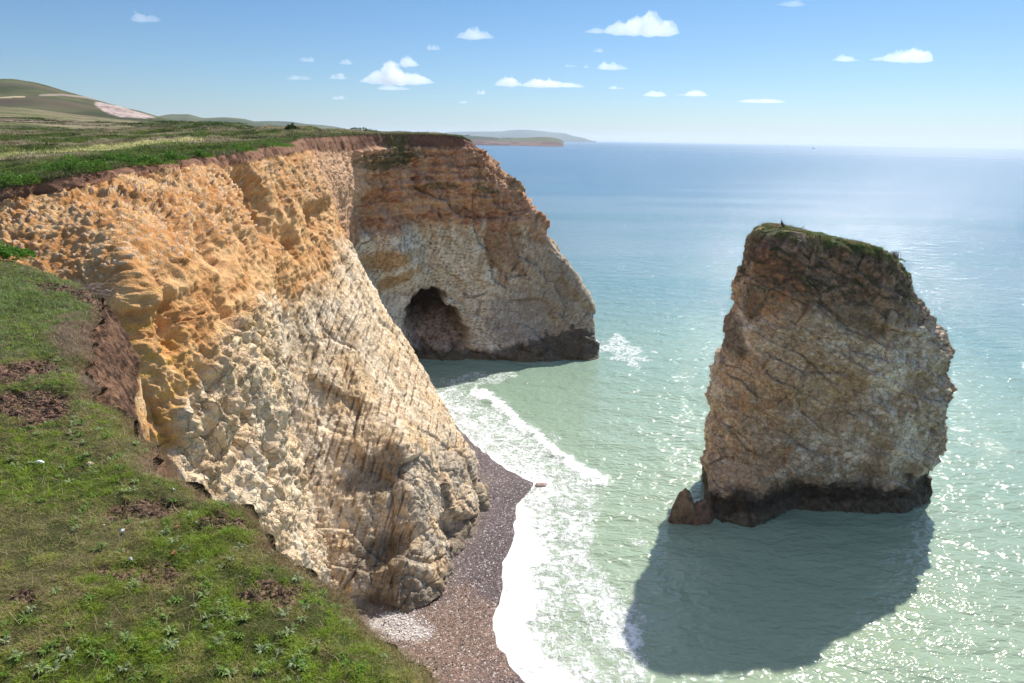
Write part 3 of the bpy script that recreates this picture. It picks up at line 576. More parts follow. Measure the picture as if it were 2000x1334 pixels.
    pw = t.a('ShaderNodeVectorMath', operation='MULTIPLY_ADD'); t.l.new(wob, pw.inputs[0]); pw.inputs[1].default_value = (1.6, 1.6, 0); t.l.new(p, pw.inputs[2])
    v1 = t.vor(pw.outputs[0], .85, 'DISTANCE_TO_EDGE'); v2 = t.vor(pw.outputs[0], 2.6, 'DISTANCE_TO_EDGE'); fn = t.noise(p, 1.2, 6, .68, 1.2); fn2 = t.noise(p, 9, 4, .7)
    def ridg(sc, sd): 
        q = t.scl(pw.outputs[0], (1.0, .75, 1)); n_ = t.noise(q, sc, 4, .6, sd); return t.math('SUBTRACT', 1, t.math('MULTIPLY', t.math('ABSOLUTE', t.math('SUBTRACT', n_, .5)), 7.0), clamp=True)
    lace = t.math('MAXIMUM', t.math('MULTIPLY', t.rng(v1, 0, .2, 1, 0), .5), t.math('MAXIMUM', ridg(.8, .8), t.math('MULTIPLY', ridg(2.2, .5), .85)))
    dens = t.math('ADD', t.math('MULTIPLY', lace, .34), t.math('MULTIPLY', fn, .75)); dens = t.math('ADD', dens, t.math('MULTIPLY', fn2, .22))
    thr = t.math('SUBTRACT', 1.29, fo)
    fm = t.math('MULTIPLY', t.rng(t.math('SUBTRACT', dens, thr), -.16, .20, 0, 1, True), t.rng(fo, .02, .2))
    h2 = t.math('ADD', h, t.math('MULTIPLY', fm, .10))
    nb = t.bump(h2, .95, .66)
    col2 = t.mix(fm, colr, (.86, .88, .88))
    rg = t.math('ADD', t.math('MULTIPLY', fm, .5), t.attr('swell'))
    b = t.bsdf(col2, rg, nb, .5); b.inputs['IOR'].default_value = 1.33
    gz = gnorm(V.reshape(len(xs), len(ys), 3))[5, 5, 2] < 0
    o = mesh_obj('sea', V, grid_faces(len(xs), len(ys), flip=gz), t.m, col=c, attrs={'foam': foam, 'swell': .05+.17*sstep(90, 600, R)+.08*sstep(600, 4000, R)}); tag(o, kind='structure')
build_sea(); print('sea', time.time()-T0)

# ------------------------------------------------------------------ shingle beach
def beach_z(x, y):
    d = -shore_d(x, y); return np.where(d > 0, .16*d - .006*d*d, .10*d).clip(-1.5, 3)
def build_beach():
    xs = np.arange(-24, 14, .10); ys = np.arange(12, 100, .12); X, Y = np.meshgrid(xs, ys, indexing='ij'); x = X.ravel(); y = Y.ravel()
    P0 = np.stack([x, y, 0*x], 1); n1 = fbm(P0, .6, 501, 4); n2 = fbm(P0, 3, 505, 3)
    z = beach_z(x, y); k = sstep(.0, .5, z); z = z + k*(n1*.07+n2*.03)
    dry = sstep(.15, .9, z+.15*n1)
    col = lambda *a: np.array(a)
    c = lerp(col(.115, .080, .080), col(.20, .145, .120), dry); px, py = proj(np.stack([x, y, z], 1))
    c = lerp(c, col(.23, .145, .105), .8*blob(px, py, 900, 1260, 120, 110, 0, .4*n1))
    w_ = blob(px, py, 790, 1225, 60, 26, 20, .7*n1); c = lerp(c, col(.55, .50, .46), w_*.8)
    t = NT('shingle'); p_ = t.pos(); cc = t.attr('Col', True)
    a1 = t.a('ShaderNodeTexVoronoi'); t.l.new(p_, a1.inputs[0]); a1.inputs['Scale'].default_value = 9
    a2 = t.a('ShaderNodeTexVoronoi'); t.l.new(p_, a2.inputs[0]); a2.inputs['Scale'].default_value = 24
    s1 = t.a('ShaderNodeSeparateColor'); t.l.new(a1.outputs['Color'], s1.inputs[0]); s2 = t.a('ShaderNodeSeparateColor'); t.l.new(a2.outputs['Color'], s2.inputs[0])
    f1 = t.rng(s1.outputs[0], .0, 1, .45, 1.5); f2 = t.rng(s2.outputs[0], 0, 1, .55, 1.5)
    k1 = t.a('ShaderNodeCombineColor'); ff = t.math('MULTIPLY', f1, f2); [t.l.new(ff, k1.inputs[i]) for i in range(3)]
    c2 = t.mix(1.0, cc, k1.outputs[0], 'MULTIPLY'); c2 = t.mix(t.math('MULTIPLY', t.math('GREATER_THAN', s1.outputs[1], .93), .8), c2, (.62, .57, .53))
    hh = t.math('ADD', t.rng(a1.outputs['Distance'], 0, .8, 1, 0), t.math('MULTIPLY', t.rng(a2.outputs['Distance'], 0, .8, 1, 0), .4))
    t.bsdf(c2, t.rng(t.attr('dry'), 0, 1, .35, .8), t.bump(hh, 1.0, .07), .4)
    gz = gnorm(np.stack([x, y, z], 1).reshape(len(xs), len(ys), 3))[5, 5, 2] < 0
    o = mesh_obj('shingle_beach', np.stack([x, y, z], 1), grid_faces(len(xs), len(ys), flip=gz), t.m, col=c, attrs={'dry': dry}); tag(o, kind='structure')
build_beach(); print('beach', time.time()-T0)

# ------------------------------------------------------------------ sea stack
stL = [(446, 1500), (452, 1478), (470, 1462), (500, 1447), (540, 1434), (580, 1424), (610, 1416), (650, 1400), (700, 1396), (760, 1385), (830, 1375), (880, 1367), (930, 1368), (960, 1362), (1000, 1364), (1040, 1366)]
stR = [(446, 1545), (452, 1600), (465, 1650), (478, 1700), (497, 1748), (520, 1775), (560, 1793), (600, 1825), (640, 1842), (680, 1856), (720, 1852), (740, 1850), (800, 1850), (828, 1846), (842, 1832), (880, 1829), (925, 1826), (960, 1819), (1000, 1812), (1040, 1812)]
def build_stack():
    Yc = 65.5; NT_, NZ = 1200, 640
    pyk = np.array([1030, 1000, 970, 950, 930, 900, 860, 830, 800, 760, 720, 680, 640, 600, 560, 520, 497, 478, 465, 455, 449, 446.0])
    L = np.interp(pyk, [a for a, b in stL], [b for a, b in stL]); R = np.interp(pyk, [a for a, b in stR], [b for a, b in stR])-np.interp(pyk, [450, 520, 600, 1000], [14, 20, 34, 20]); L = L+np.interp(pyk, [450, 520, 600, 700, 850, 1000], [8, 20, 25, 20, 10, 4])
    PL = at(L, pyk, np.full(len(pyk), Yc)); PR = at(R, pyk, np.full(len(pyk), Yc))
    z = (PL[:, 2]+PR[:, 2])/2; cx = (PL[:, 0]+PR[:, 0])/2; hw = (PR[:, 0]-PL[:, 0])/2
    z[0] = -1.5
    hd = np.interp(z, [-2, 0, .6, 1.5, 2.6, 4, 8, 16, 22, 26, 28], [4.9, 4.9, 4.8, 3.7, 3.9, 4.9, 5.2, 4.9, 4.6, 3.6, 2.0])
    print('stack z', z.round(1), 'hw', hw.round(1))
    zc = np.concatenate([z, [z[-1]+.10]]); cx = np.append(cx, cx[-1]+.2); hw = np.append(hw, .05); hd = np.append(hd, .05)
    k = np.arange(len(zc)); dd = np.linspace(0, k[-1], 600); D = pchip(k, np.stack([zc, cx, hw, hd], 1), dd)
    s = np.concatenate([[0], np.cumsum(np.sqrt((np.diff(D[:, [0, 2, 3]], axis=0)**2).sum(1)))]); D = pchip(k, np.stack([zc, cx, hw, hd], 1), np.interp(np.linspace(0, s[-1], NZ), s, dd))
    th = np.linspace(0, 2*math.pi, NT_, endpoint=False); ct, st_ = np.cos(th), np.sin(th); pw = 2.9
    r = (np.abs(ct)**pw+np.abs(st_)**pw)**(-1/pw)
    G = np.zeros((NT_, NZ, 3)); G[..., 0] = D[:, 1] + (r*ct)[:, None]*D[:, 2]; G[..., 1] = Yc + (r*st_)[:, None]*D[:, 3] + .10*(D[:, 0]-14)*0; G[..., 2] = D[:, 0]
    X = G.reshape(-1, 3).copy(); N = gnorm(G, True); n = N.reshape(-1, 3)
    if n[(3*NT_//4)*NZ+NZ//3, 1] > 0: n = -n
    zz = X[:, 2]; front = (X[:, 1] < Yc-1.5)
    # front-left buttress and foot
    ang = np.repeat(th, NZ); a0 = rad(212); da = np.abs((ang-a0+math.pi) % (2*math.pi)-math.pi)
    fx = (X[:, 0]-cx.mean())/hw.mean(); foot = sstep(-.15, -.75, fx)*front*sstep(5.5, 2.0, zz); X[:, 1] -= foot*3.6; X[:, 0] -= foot*1.5
    midc = np.exp(-(((X[:, 0]-cx.mean()+1)/4.0)**2))*sstep(4, 1, zz)*front*1.0; X[:, 1] += midc*.5
    big = fbm(X, (.13, .13, .10), 601, 4)*1.1; b2 = fbm(X, .45, 605, 4)*.45; b3 = fbm(X, 1.4, 609, 4)*.2; b4 = fbm(X, 4, 611, 3)*.09; H1, H2, hid = worley(np.stack([X[:, 0]+.6*fbm(X, .4, 613, 2), X[:, 1], X[:, 2]+.3*X[:, 0]], 1), (.26, .26, .34), 617)
    bd = X @ np.array([.48, .1, .9]); wob = fbm(X, .3, 615, 3); bb = bd*.42+wob*.4; fr = bb-np.floor(bb); step = (fr-sstep(.86, 1, fr))*.36*(.3+sstep(-.2, .3, fbm(X, .2, 619, 2)))
    f1, f2, cid = worley(np.stack([X[:, 0]+.3*wob, X[:, 1], X[:, 2]+.35*X[:, 0]], 1), (.55, .55, .8), 621); blocks = (cid-.5)*.34-.12*(1-sstep(0, .13, f2-f1)); b2 = b2 + (hid-.5)*.7-.08*(1-sstep(0, .08, H2-H1))
    g1, g2, gid = worley(X, 2.3, 631); lump = sstep(.8, .1, g1)*.16*(.2+gid)
    crag = sstep(.6, .95, np.cos(ang))*sstep(3, 6, zz)*sstep(23, 19, zz); 
    e = sstep(27.6, 25.5, zz)*.85+.15
    d = (big*.6*(1-.5*crag) + b2 + b3 + b4 + step*.6 + blocks*(.55+.8*crag) + lump + crag*fbm(X, (.6, .6, .6), 641, 4, True)*.5)*e
    d += sstep(.4, .9, np.cos(ang))*.6*(.9*np.exp(-((zz-16.3)/1.1)**2) + .8*np.exp(-((zz-11.5)/1.3)**2) - .4*np.exp(-((zz-13.8)/.7)**2) + .5*np.exp(-((zz-4.2)/1.0)**2))
    X = X + n*d[:, None]
    px, py = proj(X); nA = fbm(X, .45, 651, 4); nB = fbm(X, 2.4, 655, 4); nC = fbm(X, .16, 659, 3)
    col = lambda *a: np.array(a)
    c = lerp(col(.56, .40, .27), col(1.0, .88, .72), sstep(-.45, .5, nA*.7+nB*.8))
    c = lerp(c, col(.60, .36, .17), .6*sstep(.0, .45, nC+.5*nA))
    seam = (np.abs(fr-.93) < .045)*sstep(-.3, .1, nA); b5 = bb*2.7+.5*nC; sm2 = (np.abs(b5-np.round(b5)) < .05)*sstep(.0, .3, nB); c = lerp(c, col(.10, .07, .05), np.clip(.5*seam*sstep(-.05, .25, nC)+.35*sm2, 0, .8))
    c = lerp(c, col(.66, .30, .09), .8*(blob(px, py, 1510, 560, 60, 70, 20, .8*nA)+.6*blob(px, py, 1520, 520, 50, 30, 0, .6*nB)).clip(0, 1)*sstep(-.3, .4, nB))
    top = sstep(18.8, 23.5, zz + 1.6*nA + 1.6*sstep(1500, 1640, px) - 1.5*sstep(1520, 1460, px)); c = lerp(c, lerp(col(.085, .045, .030), col(.34, .19, .11), sstep(-.3, .6, nB+.5*nA)), top*.85)
    c = lerp(c, col(.13, .095, .065), .7*(blob(px, py, 1425, 640, 30, 60, -20, .5*nA)+blob(px, py, 1465, 590, 22, 45, 0, .5*nA)+.8*blob(px, py, 1700, 640, 40, 20, 20, .8*nA)).clip(0, 1))
    c = lerp(c, col(.15, .11, .08), .75*crag*sstep(-.1, .4, nB+nA))
    darkb = sstep(3.7, 2.1, zz+1.3*nA-1.0*nB+.8*nC)*(1-.0*zz); c = lerp(c, lerp(col(.022, .017, .014), col(.075, .052, .036), sstep(-.2, .6, nB)), darkb*.93)
    c = lerp(c, lerp(col(.10, .075, .045), col(.22, .17, .11), sstep(-.4, .4, nB)), sstep(1.0, .5, zz+.25*nA)*.75*(1-sstep(.5, 1, top)))
    up = n[:, 2]; grs = sstep(.35, .75, up + .25*nB)*sstep(20, 24, zz); c = lerp(c, lerp(col(.06, .10, .02), col(.30, .22, .12), sstep(-.2, .3, nA)), grs*.85)
    root = bpy.data.objects.new('sea_stack', None); C.objects.link(root); root.location = (float(cx.mean()), Yc, 0)
    V = X - np.array([cx.mean(), Yc, 0])
    fl_ = (gnorm(X.reshape(NT_, NZ, 3), True)[3*NT_//4, NZ//3, 1]) > 0
    o = mesh_obj('rock', V, grid_faces(NT_, NZ, True, flip=fl_), M_stack, root, col=c, attrs={'chalk': .35+.65*(1-top), 'wet': darkb})
    tag(root, 'tall free-standing chalk sea stack with dark algae band, rising from the water on the right', 'sea stack')
    return X.reshape(NT_, NZ, 3), root, np.array([cx.mean(), Yc, 0])
SX, SROOT, SC0 = build_stack(); print('stack', time.time()-T0)

# ------------------------------------------------------------------ small rock beside the stack, rock in the surf
rng = np.random.default_rng(7)
def icos(n=3):
    import bmesh
    bm = bmesh.new(); bmesh.ops.create_icosphere(bm, subdivisions=n, radius=1.0)
    V = np.array([v.co[:] for v in bm.verts]); Fc = np.array([[v.index for v in f.verts] for f in bm.faces]); bm.free(); return V, Fc
def rock_obj(name, loc, size, seed, colr, mat, amp=.35, sub=5, cut=None, label=None, cat=None, rot=0., attrs=True, sink=.0, group=None, colB=None):
    V, Fc = icos(sub); n = V.copy()
    rs = np.random.default_rng(seed)
    for k in range(9):                                  # planar facets
        a = rs.normal(size=3); a /= np.linalg.norm(a); h = rs.uniform(.55, .85); dd = (V @ a)-h; V = V - np.where(dd > 0, dd, 0)[:, None]*a
    V = V + n*(fbm(V+seed, 1.5, seed, 4)*amp)[:, None] + n*(fbm(V+seed, 7, seed+5, 3)*amp*.15)[:, None]
    if cut is not None: V = cut(V)
    V = V*np.array(size); c_, s_ = math.cos(rot), math.sin(rot); V = V @ np.array([[c_, s_, 0], [-s_, c_, 0], [0, 0, 1]])
    m = fbm(V/max(size)*3+seed, 1.0, seed+9, 4); c = lerp(np.array(colr), np.array(colB if colB else colr)*(.6 if colB is None else 1), sstep(-.4, .5, m))
    o = mesh_obj(name, V, Fc, mat, col=c, attrs={'chalk': np.full(len(V), .6), 'wet': sstep(.5, .1, V[:, 2]+loc[2])} if attrs else None)
    o.location = (loc[0], loc[1], loc[2]-sink); tag(o, label, cat, group); return o
def cone_cut(V):
    z = V[:, 2]; k = np.clip(1.0-.40*(z+.55), .22, 1.25); V = V.copy(); V[:, 0] = V[:, 0]*k + .10*z; V[:, 1] *= k; V[:, 2] = z*1.25; return V
b0 = atz(1334, 1026, 0)
rock_obj('boulder', (b0[0], b0[1]+.9, .55), (2.15, 1.8, 2.15), 5, (.34, .23, .14), M_stack, .22, 6, cone_cut, 'pointed brown boulder standing in the water at the left foot of the sea stack', 'boulder', .3, colB=(.17, .11, .07))
b1 = atz(1374, 1026, 0)
rock_obj('boulder', (b1[0]-.1, b1[1]+.9, .5), (1.25, 1.5, 2.0), 15, (.30, .17, .11), M_stack, .25, 6, None, 'reddish lump of rock wedged between the pointed boulder and the sea stack', 'boulder', 1.3, colB=(.15, .09, .06))
b2 = atz(1058, 948, 0)
rock_obj('rock', (b2[0], b2[1], .02), (.75, .5, .30), 25, (.50, .38, .33), M_stone, .2, 4, None, 'low pinkish rock awash in the surf at the tip of the shingle beach', 'rock', .2, attrs=False)

# ------------------------------------------------------------------ hills and far coast
def ridge(name, top, Yt, foot_py, Yf, mat, colf, nu=260, nv=60, noise_=3., z0=None, ns=.01, crest=True):
    top = np.array(top, float); k = np.linspace(top[0, 0], top[-1, 0], nu); ty = pchip(top[:, 0], top[:, 1], k)
    T = at(k, ty, np.full(nu, Yt))
    Fp = at(k, np.interp(k, top[:, 0], np.full(len(top), foot_py) if np.isscalar(foot_py) else foot_py), np.full(nu, Yf))
    if z0 is not None: Fp[:, 2] = z0; T[:, 2] = np.maximum(T[:, 2], z0)
    t = np.linspace(0, 1, nv); pr = np.sin(t*math.pi/2)
    G = Fp[:, None]*(1-t)[None, :, None] + T[:, None]*t[None, :, None]; G[..., 2] = Fp[:, None, 2] + (T-Fp)[:, None, 2]*pr[None, :]**.8
    back = T.copy(); back[:, 1] += (Yt-Yf)*.8+50; back[:, 2] = np.minimum(T[:, 2], -2) if z0 is None else z0
    G = np.concatenate([G, back[:, None]], 1); X = G.reshape(-1, 3).copy(); tt = np.tile(np.append(t, 1.3), nu)
    X[:, 2] += fbm(X, ns, 700, 5)*noise_*np.sin(np.clip(tt, 0, 1)*math.pi) + (fbm(X, ns*6, 704, 3)*noise_*.10*(tt < 1.1)*(tt > .05) if crest else 0)
    px, py = proj(X); c = colf(X, px, py, tt)
    fl_ = gnorm(X.reshape(nu, nv+1, 3))[nu//2, nv//2, 1] > 0
    o = mesh_obj(name, X, grid_faces(nu, nv+1, flip=fl_), mat, col=c); tag(o, kind='structure'); return X.reshape(nu, nv+1, 3), G
A_ = lambda *a: np.array(a)
def down_col(X, px, py, t):
    n = fbm(X, .02, 711, 5); n2 = fbm(X, (.02, .02, .10), 715, 4); st = fbm(X, (.30, .30, .05), 719, 4)
    c = lerp(A_(.045, .052, .024), A_(.10, .105, .045), sstep(-.4, .4, n)); c = lerp(c, A_(.10, .072, .050), .75*sstep(-.1, .3, n2)*sstep(262, 180, px))
    n3 = fbm(X, .06, 717, 4); sc = sdpoly(px+9*n3, py+5*n3, [(182, 202), (205, 202), (240, 210), (275, 220), (305, 229), (270, 232), (235, 228), (205, 219)])
    c = lerp(c, lerp(A_(.20, .14, .12), A_(.48, .38, .34), sstep(-.5, .4, st+n3*.5)), sstep(1.5, -1.0, sc))
    c = lerp(c, A_(.34, .27, .22), .75*sstep(2.6, .8, sdline(px, py+n, [(78, 186), (120, 185), (160, 189), (200, 196)])))
    c = lerp(c, A_(.46, .38, .22), .9*sstep(1.8, .7, sdline(px, py, [(-60, 193), (0, 191), (28, 189), (48, 189)])))
    return c
ridge('hill', [(-700, 225), (-400, 190), (-200, 170), (-60, 165), (20, 165), (60, 168), (130, 184), (180, 197), (230, 211), (265, 221), (292, 229), (320, 236), (380, 246)], 1000, 250, 470, M_far, down_col, 420, 110, 5, None, .012)
def mid_col(X, px, py, t): n = fbm(X, .003, 721, 4); return lerp(A_(.05, .07, .035), A_(.11, .12, .06), sstep(-.3, .3, n))
ridge('hills', [(240, 250), (285, 236), (310, 228), (340, 225), (365, 225), (400, 232), (440, 230), (475, 233), (500, 239), (545, 246), (600, 256)], 3000, 258, 2200, M_far, mid_col, 300, 40, 8, None, .004)
ridge('hills', [(380, 252), (430, 240), (480, 238), (520, 237), (560, 238), (600, 243), (640, 246), (672, 251), (700, 258), (740, 266)], 4500, 262, 3600, M_far, mid_col, 300, 40, 8, None, .003)
def coast_col(X, px, py, t):
    n = fbm(X, .006, 731, 4); c = lerp(A_(.05, .065, .03), A_(.11, .12, .05), sstep(-.3, .3, n))
    c = lerp(c, lerp(A_(.13, .065, .05), A_(.22, .13, .10), sstep(-.3, .3, fbm(X, .02, 735, 3))), sstep(.36, .26, t+.05*n)); return c
CO, _ = ridge('coast', [(820, 262), (862, 262.5), (885, 263), (920, 265), (955, 267.5), (985, 269), (1020, 269), (1055, 267.5), (1072, 268), (1088, 270.5), (1096, 273.5), (1101, 276.5)], 4300, 279, 4000, M_far, coast_col, 300, 50, 2, 0.0, .01)
def far_col(X, px, py, t): return lerp(A_(.06, .075, .045), A_(.10, .11, .07), sstep(-.3, .3, fbm(X, .0015, 741, 4)))
ridge('coast', [(820, 262), (862, 260), (880, 257.5), (920, 257), (980, 256.5), (1000, 254), (1020, 253.4), (1055, 255.5), (1080, 258.5), (1103, 260.5), (1118, 265), (1140, 269.5), (1155, 274.5), (1165, 275.8)], 15000, 277, 13500, M_far, far_col, 300, 40, 15, 0.0, .0008, False)

# ------------------------------------------------------------------ haze
def haze():
    V = np.array([(x, y, z) for x in (-34000, 34000) for y in (-3000, 31000) for z in (-6, 240)], float)
    Fc = np.array([(0, 1, 3, 2), (4, 6, 7, 5), (0, 4, 5, 1), (2, 3, 7, 6), (0, 2, 6, 4), (1, 5, 7, 3)])
    t = NT('haze'); v = t.a('ShaderNodeVolumePrincipled'); v.inputs['Color'].default_value = (.80, .89, 1.0, 1); v.inputs['Density'].default_value = 4.6e-5; v.inputs['Anisotropy'].default_value = .2
    t.l.new(v.outputs[0], t.out.inputs[1]); o = mesh_obj('haze', V, Fc, t.m, smooth=False); tag(o, kind='stuff')
haze()

# ------------------------------------------------------------------ clouds
tcl = NT('cloud'); vv_ = tcl.a('ShaderNodeVolumePrincipled'); vv_.inputs['Color'].default_value = (1, 1, 1, 1); vv_.inputs['Density'].default_value = .0046; vv_.inputs['Anisotropy'].default_value = .35
tcl.l.new(vv_.outputs[0], tcl.out.inputs[1])
tcf = NT('thin_cloud'); vf_ = tcf.a('ShaderNodeVolumePrincipled'); vf_.inputs['Color'].default_value = (1, 1, 1, 1); vf_.inputs['Density'].default_value = .0030; vf_.inputs['Anisotropy'].default_value = .35
tcf.l.new(vf_.outputs[0], tcf.out.inputs[1])
def cloud(x0, x1, y0, y1, label, thin=False, seed=0, lumps=None):
    mx, my = (x0+x1)/2, (y0+y1)/2; hz = 272.5+(mx-1000)*math.tan(ROLL); Z = 1150.0
    d = ray(mx, my); Y = (Z-H)/d[2]*d[1]
    a = at(x0, y1, Y); b = at(x1, y1, Y); top = at(mx, y0, Y); Ln = (b[0]-a[0]); Ht = top[2]-at(mx, y1, Y)[2]
    nu, nv = 220, 84; u = np.linspace(0, 1, nu); th = np.linspace(0, 2*math.pi, nv, endpoint=False)
    rs = np.random.default_rng(seed+50); env = np.zeros(nu)
    L = lumps or [(rs.uniform(.15, .85), rs.uniform(.14, .32), rs.uniform(.5, 1)) for _ in range(4)]
    for c0, wd, hh in L: env = np.maximum(env, hh*np.sqrt(np.clip(1-((u-c0)/wd)**2, 0, 1)))
    env = np.maximum(env, .30*np.sqrt(np.clip(1-(2*u-1)**2, 0, 1))); env = np.convolve(np.pad(env, 2, mode='edge'), np.ones(5)/5, 'valid'); env = env*np.clip(np.sin(math.pi*u), 0, 1)**.55; env[0] = env[-1] = 0
    ct, sn = np.cos(th), np.sin(th); G = np.zeros((nu, nv, 3)); G[..., 0] = (u*Ln)[:, None]; wdt = max(Ht*1.6, .28*Ln)
    G[..., 1] = env[:, None]*ct*wdt*.6; G[..., 2] = env[:, None]*np.where(sn > 0, sn*Ht*.95, sn*Ht*.16)
    X = G.reshape(-1, 3); k = 1/max(Ht, 40); dirn = gnorm(G, False).reshape(-1, 3)
    rad_ = np.repeat(env, nv); up = np.repeat(0*u, nv) + np.tile(.45+.55*np.clip(sn, 0, 1), nu)
    r = fbm(X+seed*997, k*2.3, 801, 6)*Ht*.60*rad_*up
    c0 = np.stack([X[:, 0], 0*X[:, 0], 0*X[:, 0]+Ht*.2], 1); dv = X-c0; dv /= (np.linalg.norm(dv, axis=1, keepdims=True)+1e-6); X = X+dv*r[:, None]; X[:, 0] += fbm(X+seed*31, k*1.2, 809, 3)*Ht*.35*rad_
    cx0 = np.array([a[0], a[1], a[2]]); fl_ = False
    Fc = grid_faces(nv, nu, True)  # placeholder replaced below
    i = np.arange(nu-1); j = np.arange(nv); I, J = np.meshgrid(i, j, indexing='ij'); q = np.stack([I*nv+J, (I+1)*nv+J, (I+1)*nv+(J+1) % nv, I*nv+(J+1) % nv], -1).reshape(-1, 4)[:, ::-1]
    o = mesh_obj('cloud', X, q, tcf.m if thin else tcl.m); o.location = tuple(cx0); tag(o, label, 'cloud', 'small cumulus clouds over the sea and headland'); return o
CLD = [
 (1132, 1338, 25, 63, 'long bright white cloud, the highest large one, right of the centre of the sky', 0, [(.14, .10, .40), (.38, .16, .60), (.52, .12, .85), (.68, .14, 1.0), (.82, .13, .9)]),
 (885, 968, 52, 73, 'small bright cloud with a flat base high above the far coast', 0, None),
 (832, 862, 83, 96, 'faint little cloud just below the small flat-based one', 1, None),
 (745, 822, 108, 127, 'lumpy white cloud sitting directly above the widest cloud', 0, None),
 (700, 852, 127, 160, 'widest puffy cloud with a grey base over the headland rim', 0, [(.2, .2, .75), (.45, .22, 1), (.75, .24, .75)]),
 (728, 806, 164, 174, 'flat thin cloud just under the widest grey-based cloud', 1, None),
 (635, 684, 141, 153, 'faint cloud immediately left of the widest cloud', 1, None),
 (655, 694, 113, 124, 'faint cloud left of the lumpy cloud, above the other faint one', 1, None),
 (555, 610, 143, 154, 'thin wisp of cloud, lowest and leftmost of the faint group above the grassland', 1, None),
 (583, 616, 106, 119, 'small slanting wisp, leftmost of the upper faint clouds', 1, None),
 (645, 674, 182, 193, 'tiny round cloud low over the cliff top', 1, None),
 (958, 1022, 148, 166, 'left half of the broken pair of long clouds in mid sky', 0, None),
 (1016, 1150, 150, 168, 'long low cloud tapering to the right, beside its shorter neighbour in mid sky', 0, [(.2, .2, 1), (.42, .2, .8), (.7, .25, .55)]),
 (1162, 1233, 118, 134, 'small bright cloud with a raised left end, under the highest long cloud', 0, [(.22, .18, 1), (.45, .25, .75), (.7, .25, .5)]),
 (1102, 1125, 121, 130, 'tiny wisp two steps left of the cloud with a raised left end', 1, None),
 (1138, 1156, 124, 132, 'tiny puff touching the left of the cloud with a raised left end', 1, None),
 (1157, 1181, 92, 101, 'tiny lone puff midway below the highest long cloud', 1, None),
 (1182, 1223, 165, 173, 'small flat cloud right of the long tapering cloud', 0, None),
 (1254, 1308, 175, 187, 'left one of two flat clouds end to end above the open sea', 0, None),
 (1312, 1392, 175, 186, 'right one of two flat clouds end to end above the open sea', 0, None),
 (250, 314, 17, 40, 'lone hazy cloud high at the left above the hill', 1, None),
 (1624, 1686, 104, 118, 'smaller of the two clouds above the sea stack, at the left', 0, None),
 (1690, 1832, 86, 117, 'ragged long cloud rising to the right above the sea stack', 0, [(.18, .15, .3), (.42, .2, .55), (.62, .16, .8), (.78, .14, .9)]),
 (889, 915, 194, 201, 'tiny flat cloud lowest in the sky above the far coast', 1, None),
 (930, 949, 173, 183, 'tiny round puff under the left half of the broken pair', 1, None),
 (1440, 1535, 191, 199, 'faint flat streak of cloud right of the two end to end clouds', 1, None),
 (1506, 1575, -4, 10, 'faint cloud cut by the top edge of the view', 1, None),
]
for i, (a, b, c_, d, lb, th_, lm) in enumerate(CLD): cloud(a, b, c_, d, lb, bool(th_), i, lm)
print('clouds', time.time()-T0)

# ------------------------------------------------------------------ blades
def blades(name, P, nrm, ln, wd, col, lean=.5, seed=1, mat=None, dirv=None, bend=.6):
    """one curved blade of five vertices per point; all of them one mesh"""
    r = np.random.default_rng(seed); n = len(P); az = r.uniform(0, 2*math.pi, n)
    d = np.stack([np.cos(az), np.sin(az), 0*az], 1)
    if dirv is not None: d = d*.6 + dirv; d /= np.linalg.norm(d, axis=1, keepdims=True)
    az2 = r.uniform(0, math.pi, n); side = np.stack([np.cos(az2), np.sin(az2), 0*az2], 1)
    ln = np.broadcast_to(ln, n); wd = np.broadcast_to(wd, n); le = lean*r.uniform(.2, 1.3, n)
    up = nrm*np.cos(le)[:, None] + d*np.sin(le)[:, None]; up2 = nrm*np.cos(le+bend)[:, None] + d*np.sin(le+bend)[:, None]
    m = P + up*(ln*.55)[:, None]; t = m + up2*(ln*.5)[:, None]; s = side*(wd*.5)[:, None]
    V = np.stack([P-s, P+s, m-s*.8, m+s*.8, t], 1).reshape(-1, 3); k = np.arange(n)[:, None]*5
    q = k+np.array([[0, 1, 3, 2]]); tr = k+np.array([[2, 3, 4]])
    cc = np.repeat(col, 5, 0)*np.tile(np.array([.75, .75, 1, 1, 1.12]), n)[:, None]
    return mesh_obj(name, V, [q, tr], mat or M_blade, col=cc, smooth=False)
def scatter(G, n, wfun, seed):
    r = np.random.default_rng(seed); a = G[:-1, :-1]; b = G[1:, :-1]; c = G[:-1, 1:]; area = np.linalg.norm(np.cross(b-a, c-a), axis=-1)
    wt = area*wfun(a); wt = wt.ravel(); cs = np.cumsum(wt); k = np.searchsorted(cs, r.uniform(0, cs[-1], n)); k = np.minimum(k, len(cs)-1)
    i, j = np.unravel_index(k, area.shape); u = r.random(n)[:, None]; v = r.random(n)[:, None]
    P = G[i, j]*(1-u)*(1-v)+G[i+1, j]*u*(1-v)+G[i, j+1]*(1-u)*v+G[i+1, j+1]*u*v
    return P, i, j
def infr(P, m=60):
    px, py = proj(P.reshape(-1, 3)); return ((px > -m*2) & (px < 2000+m) & (py > -m) & (py < 1334+2*m)).reshape(P.shape[:-1])
Zu = np.array([0, 0, 1.])
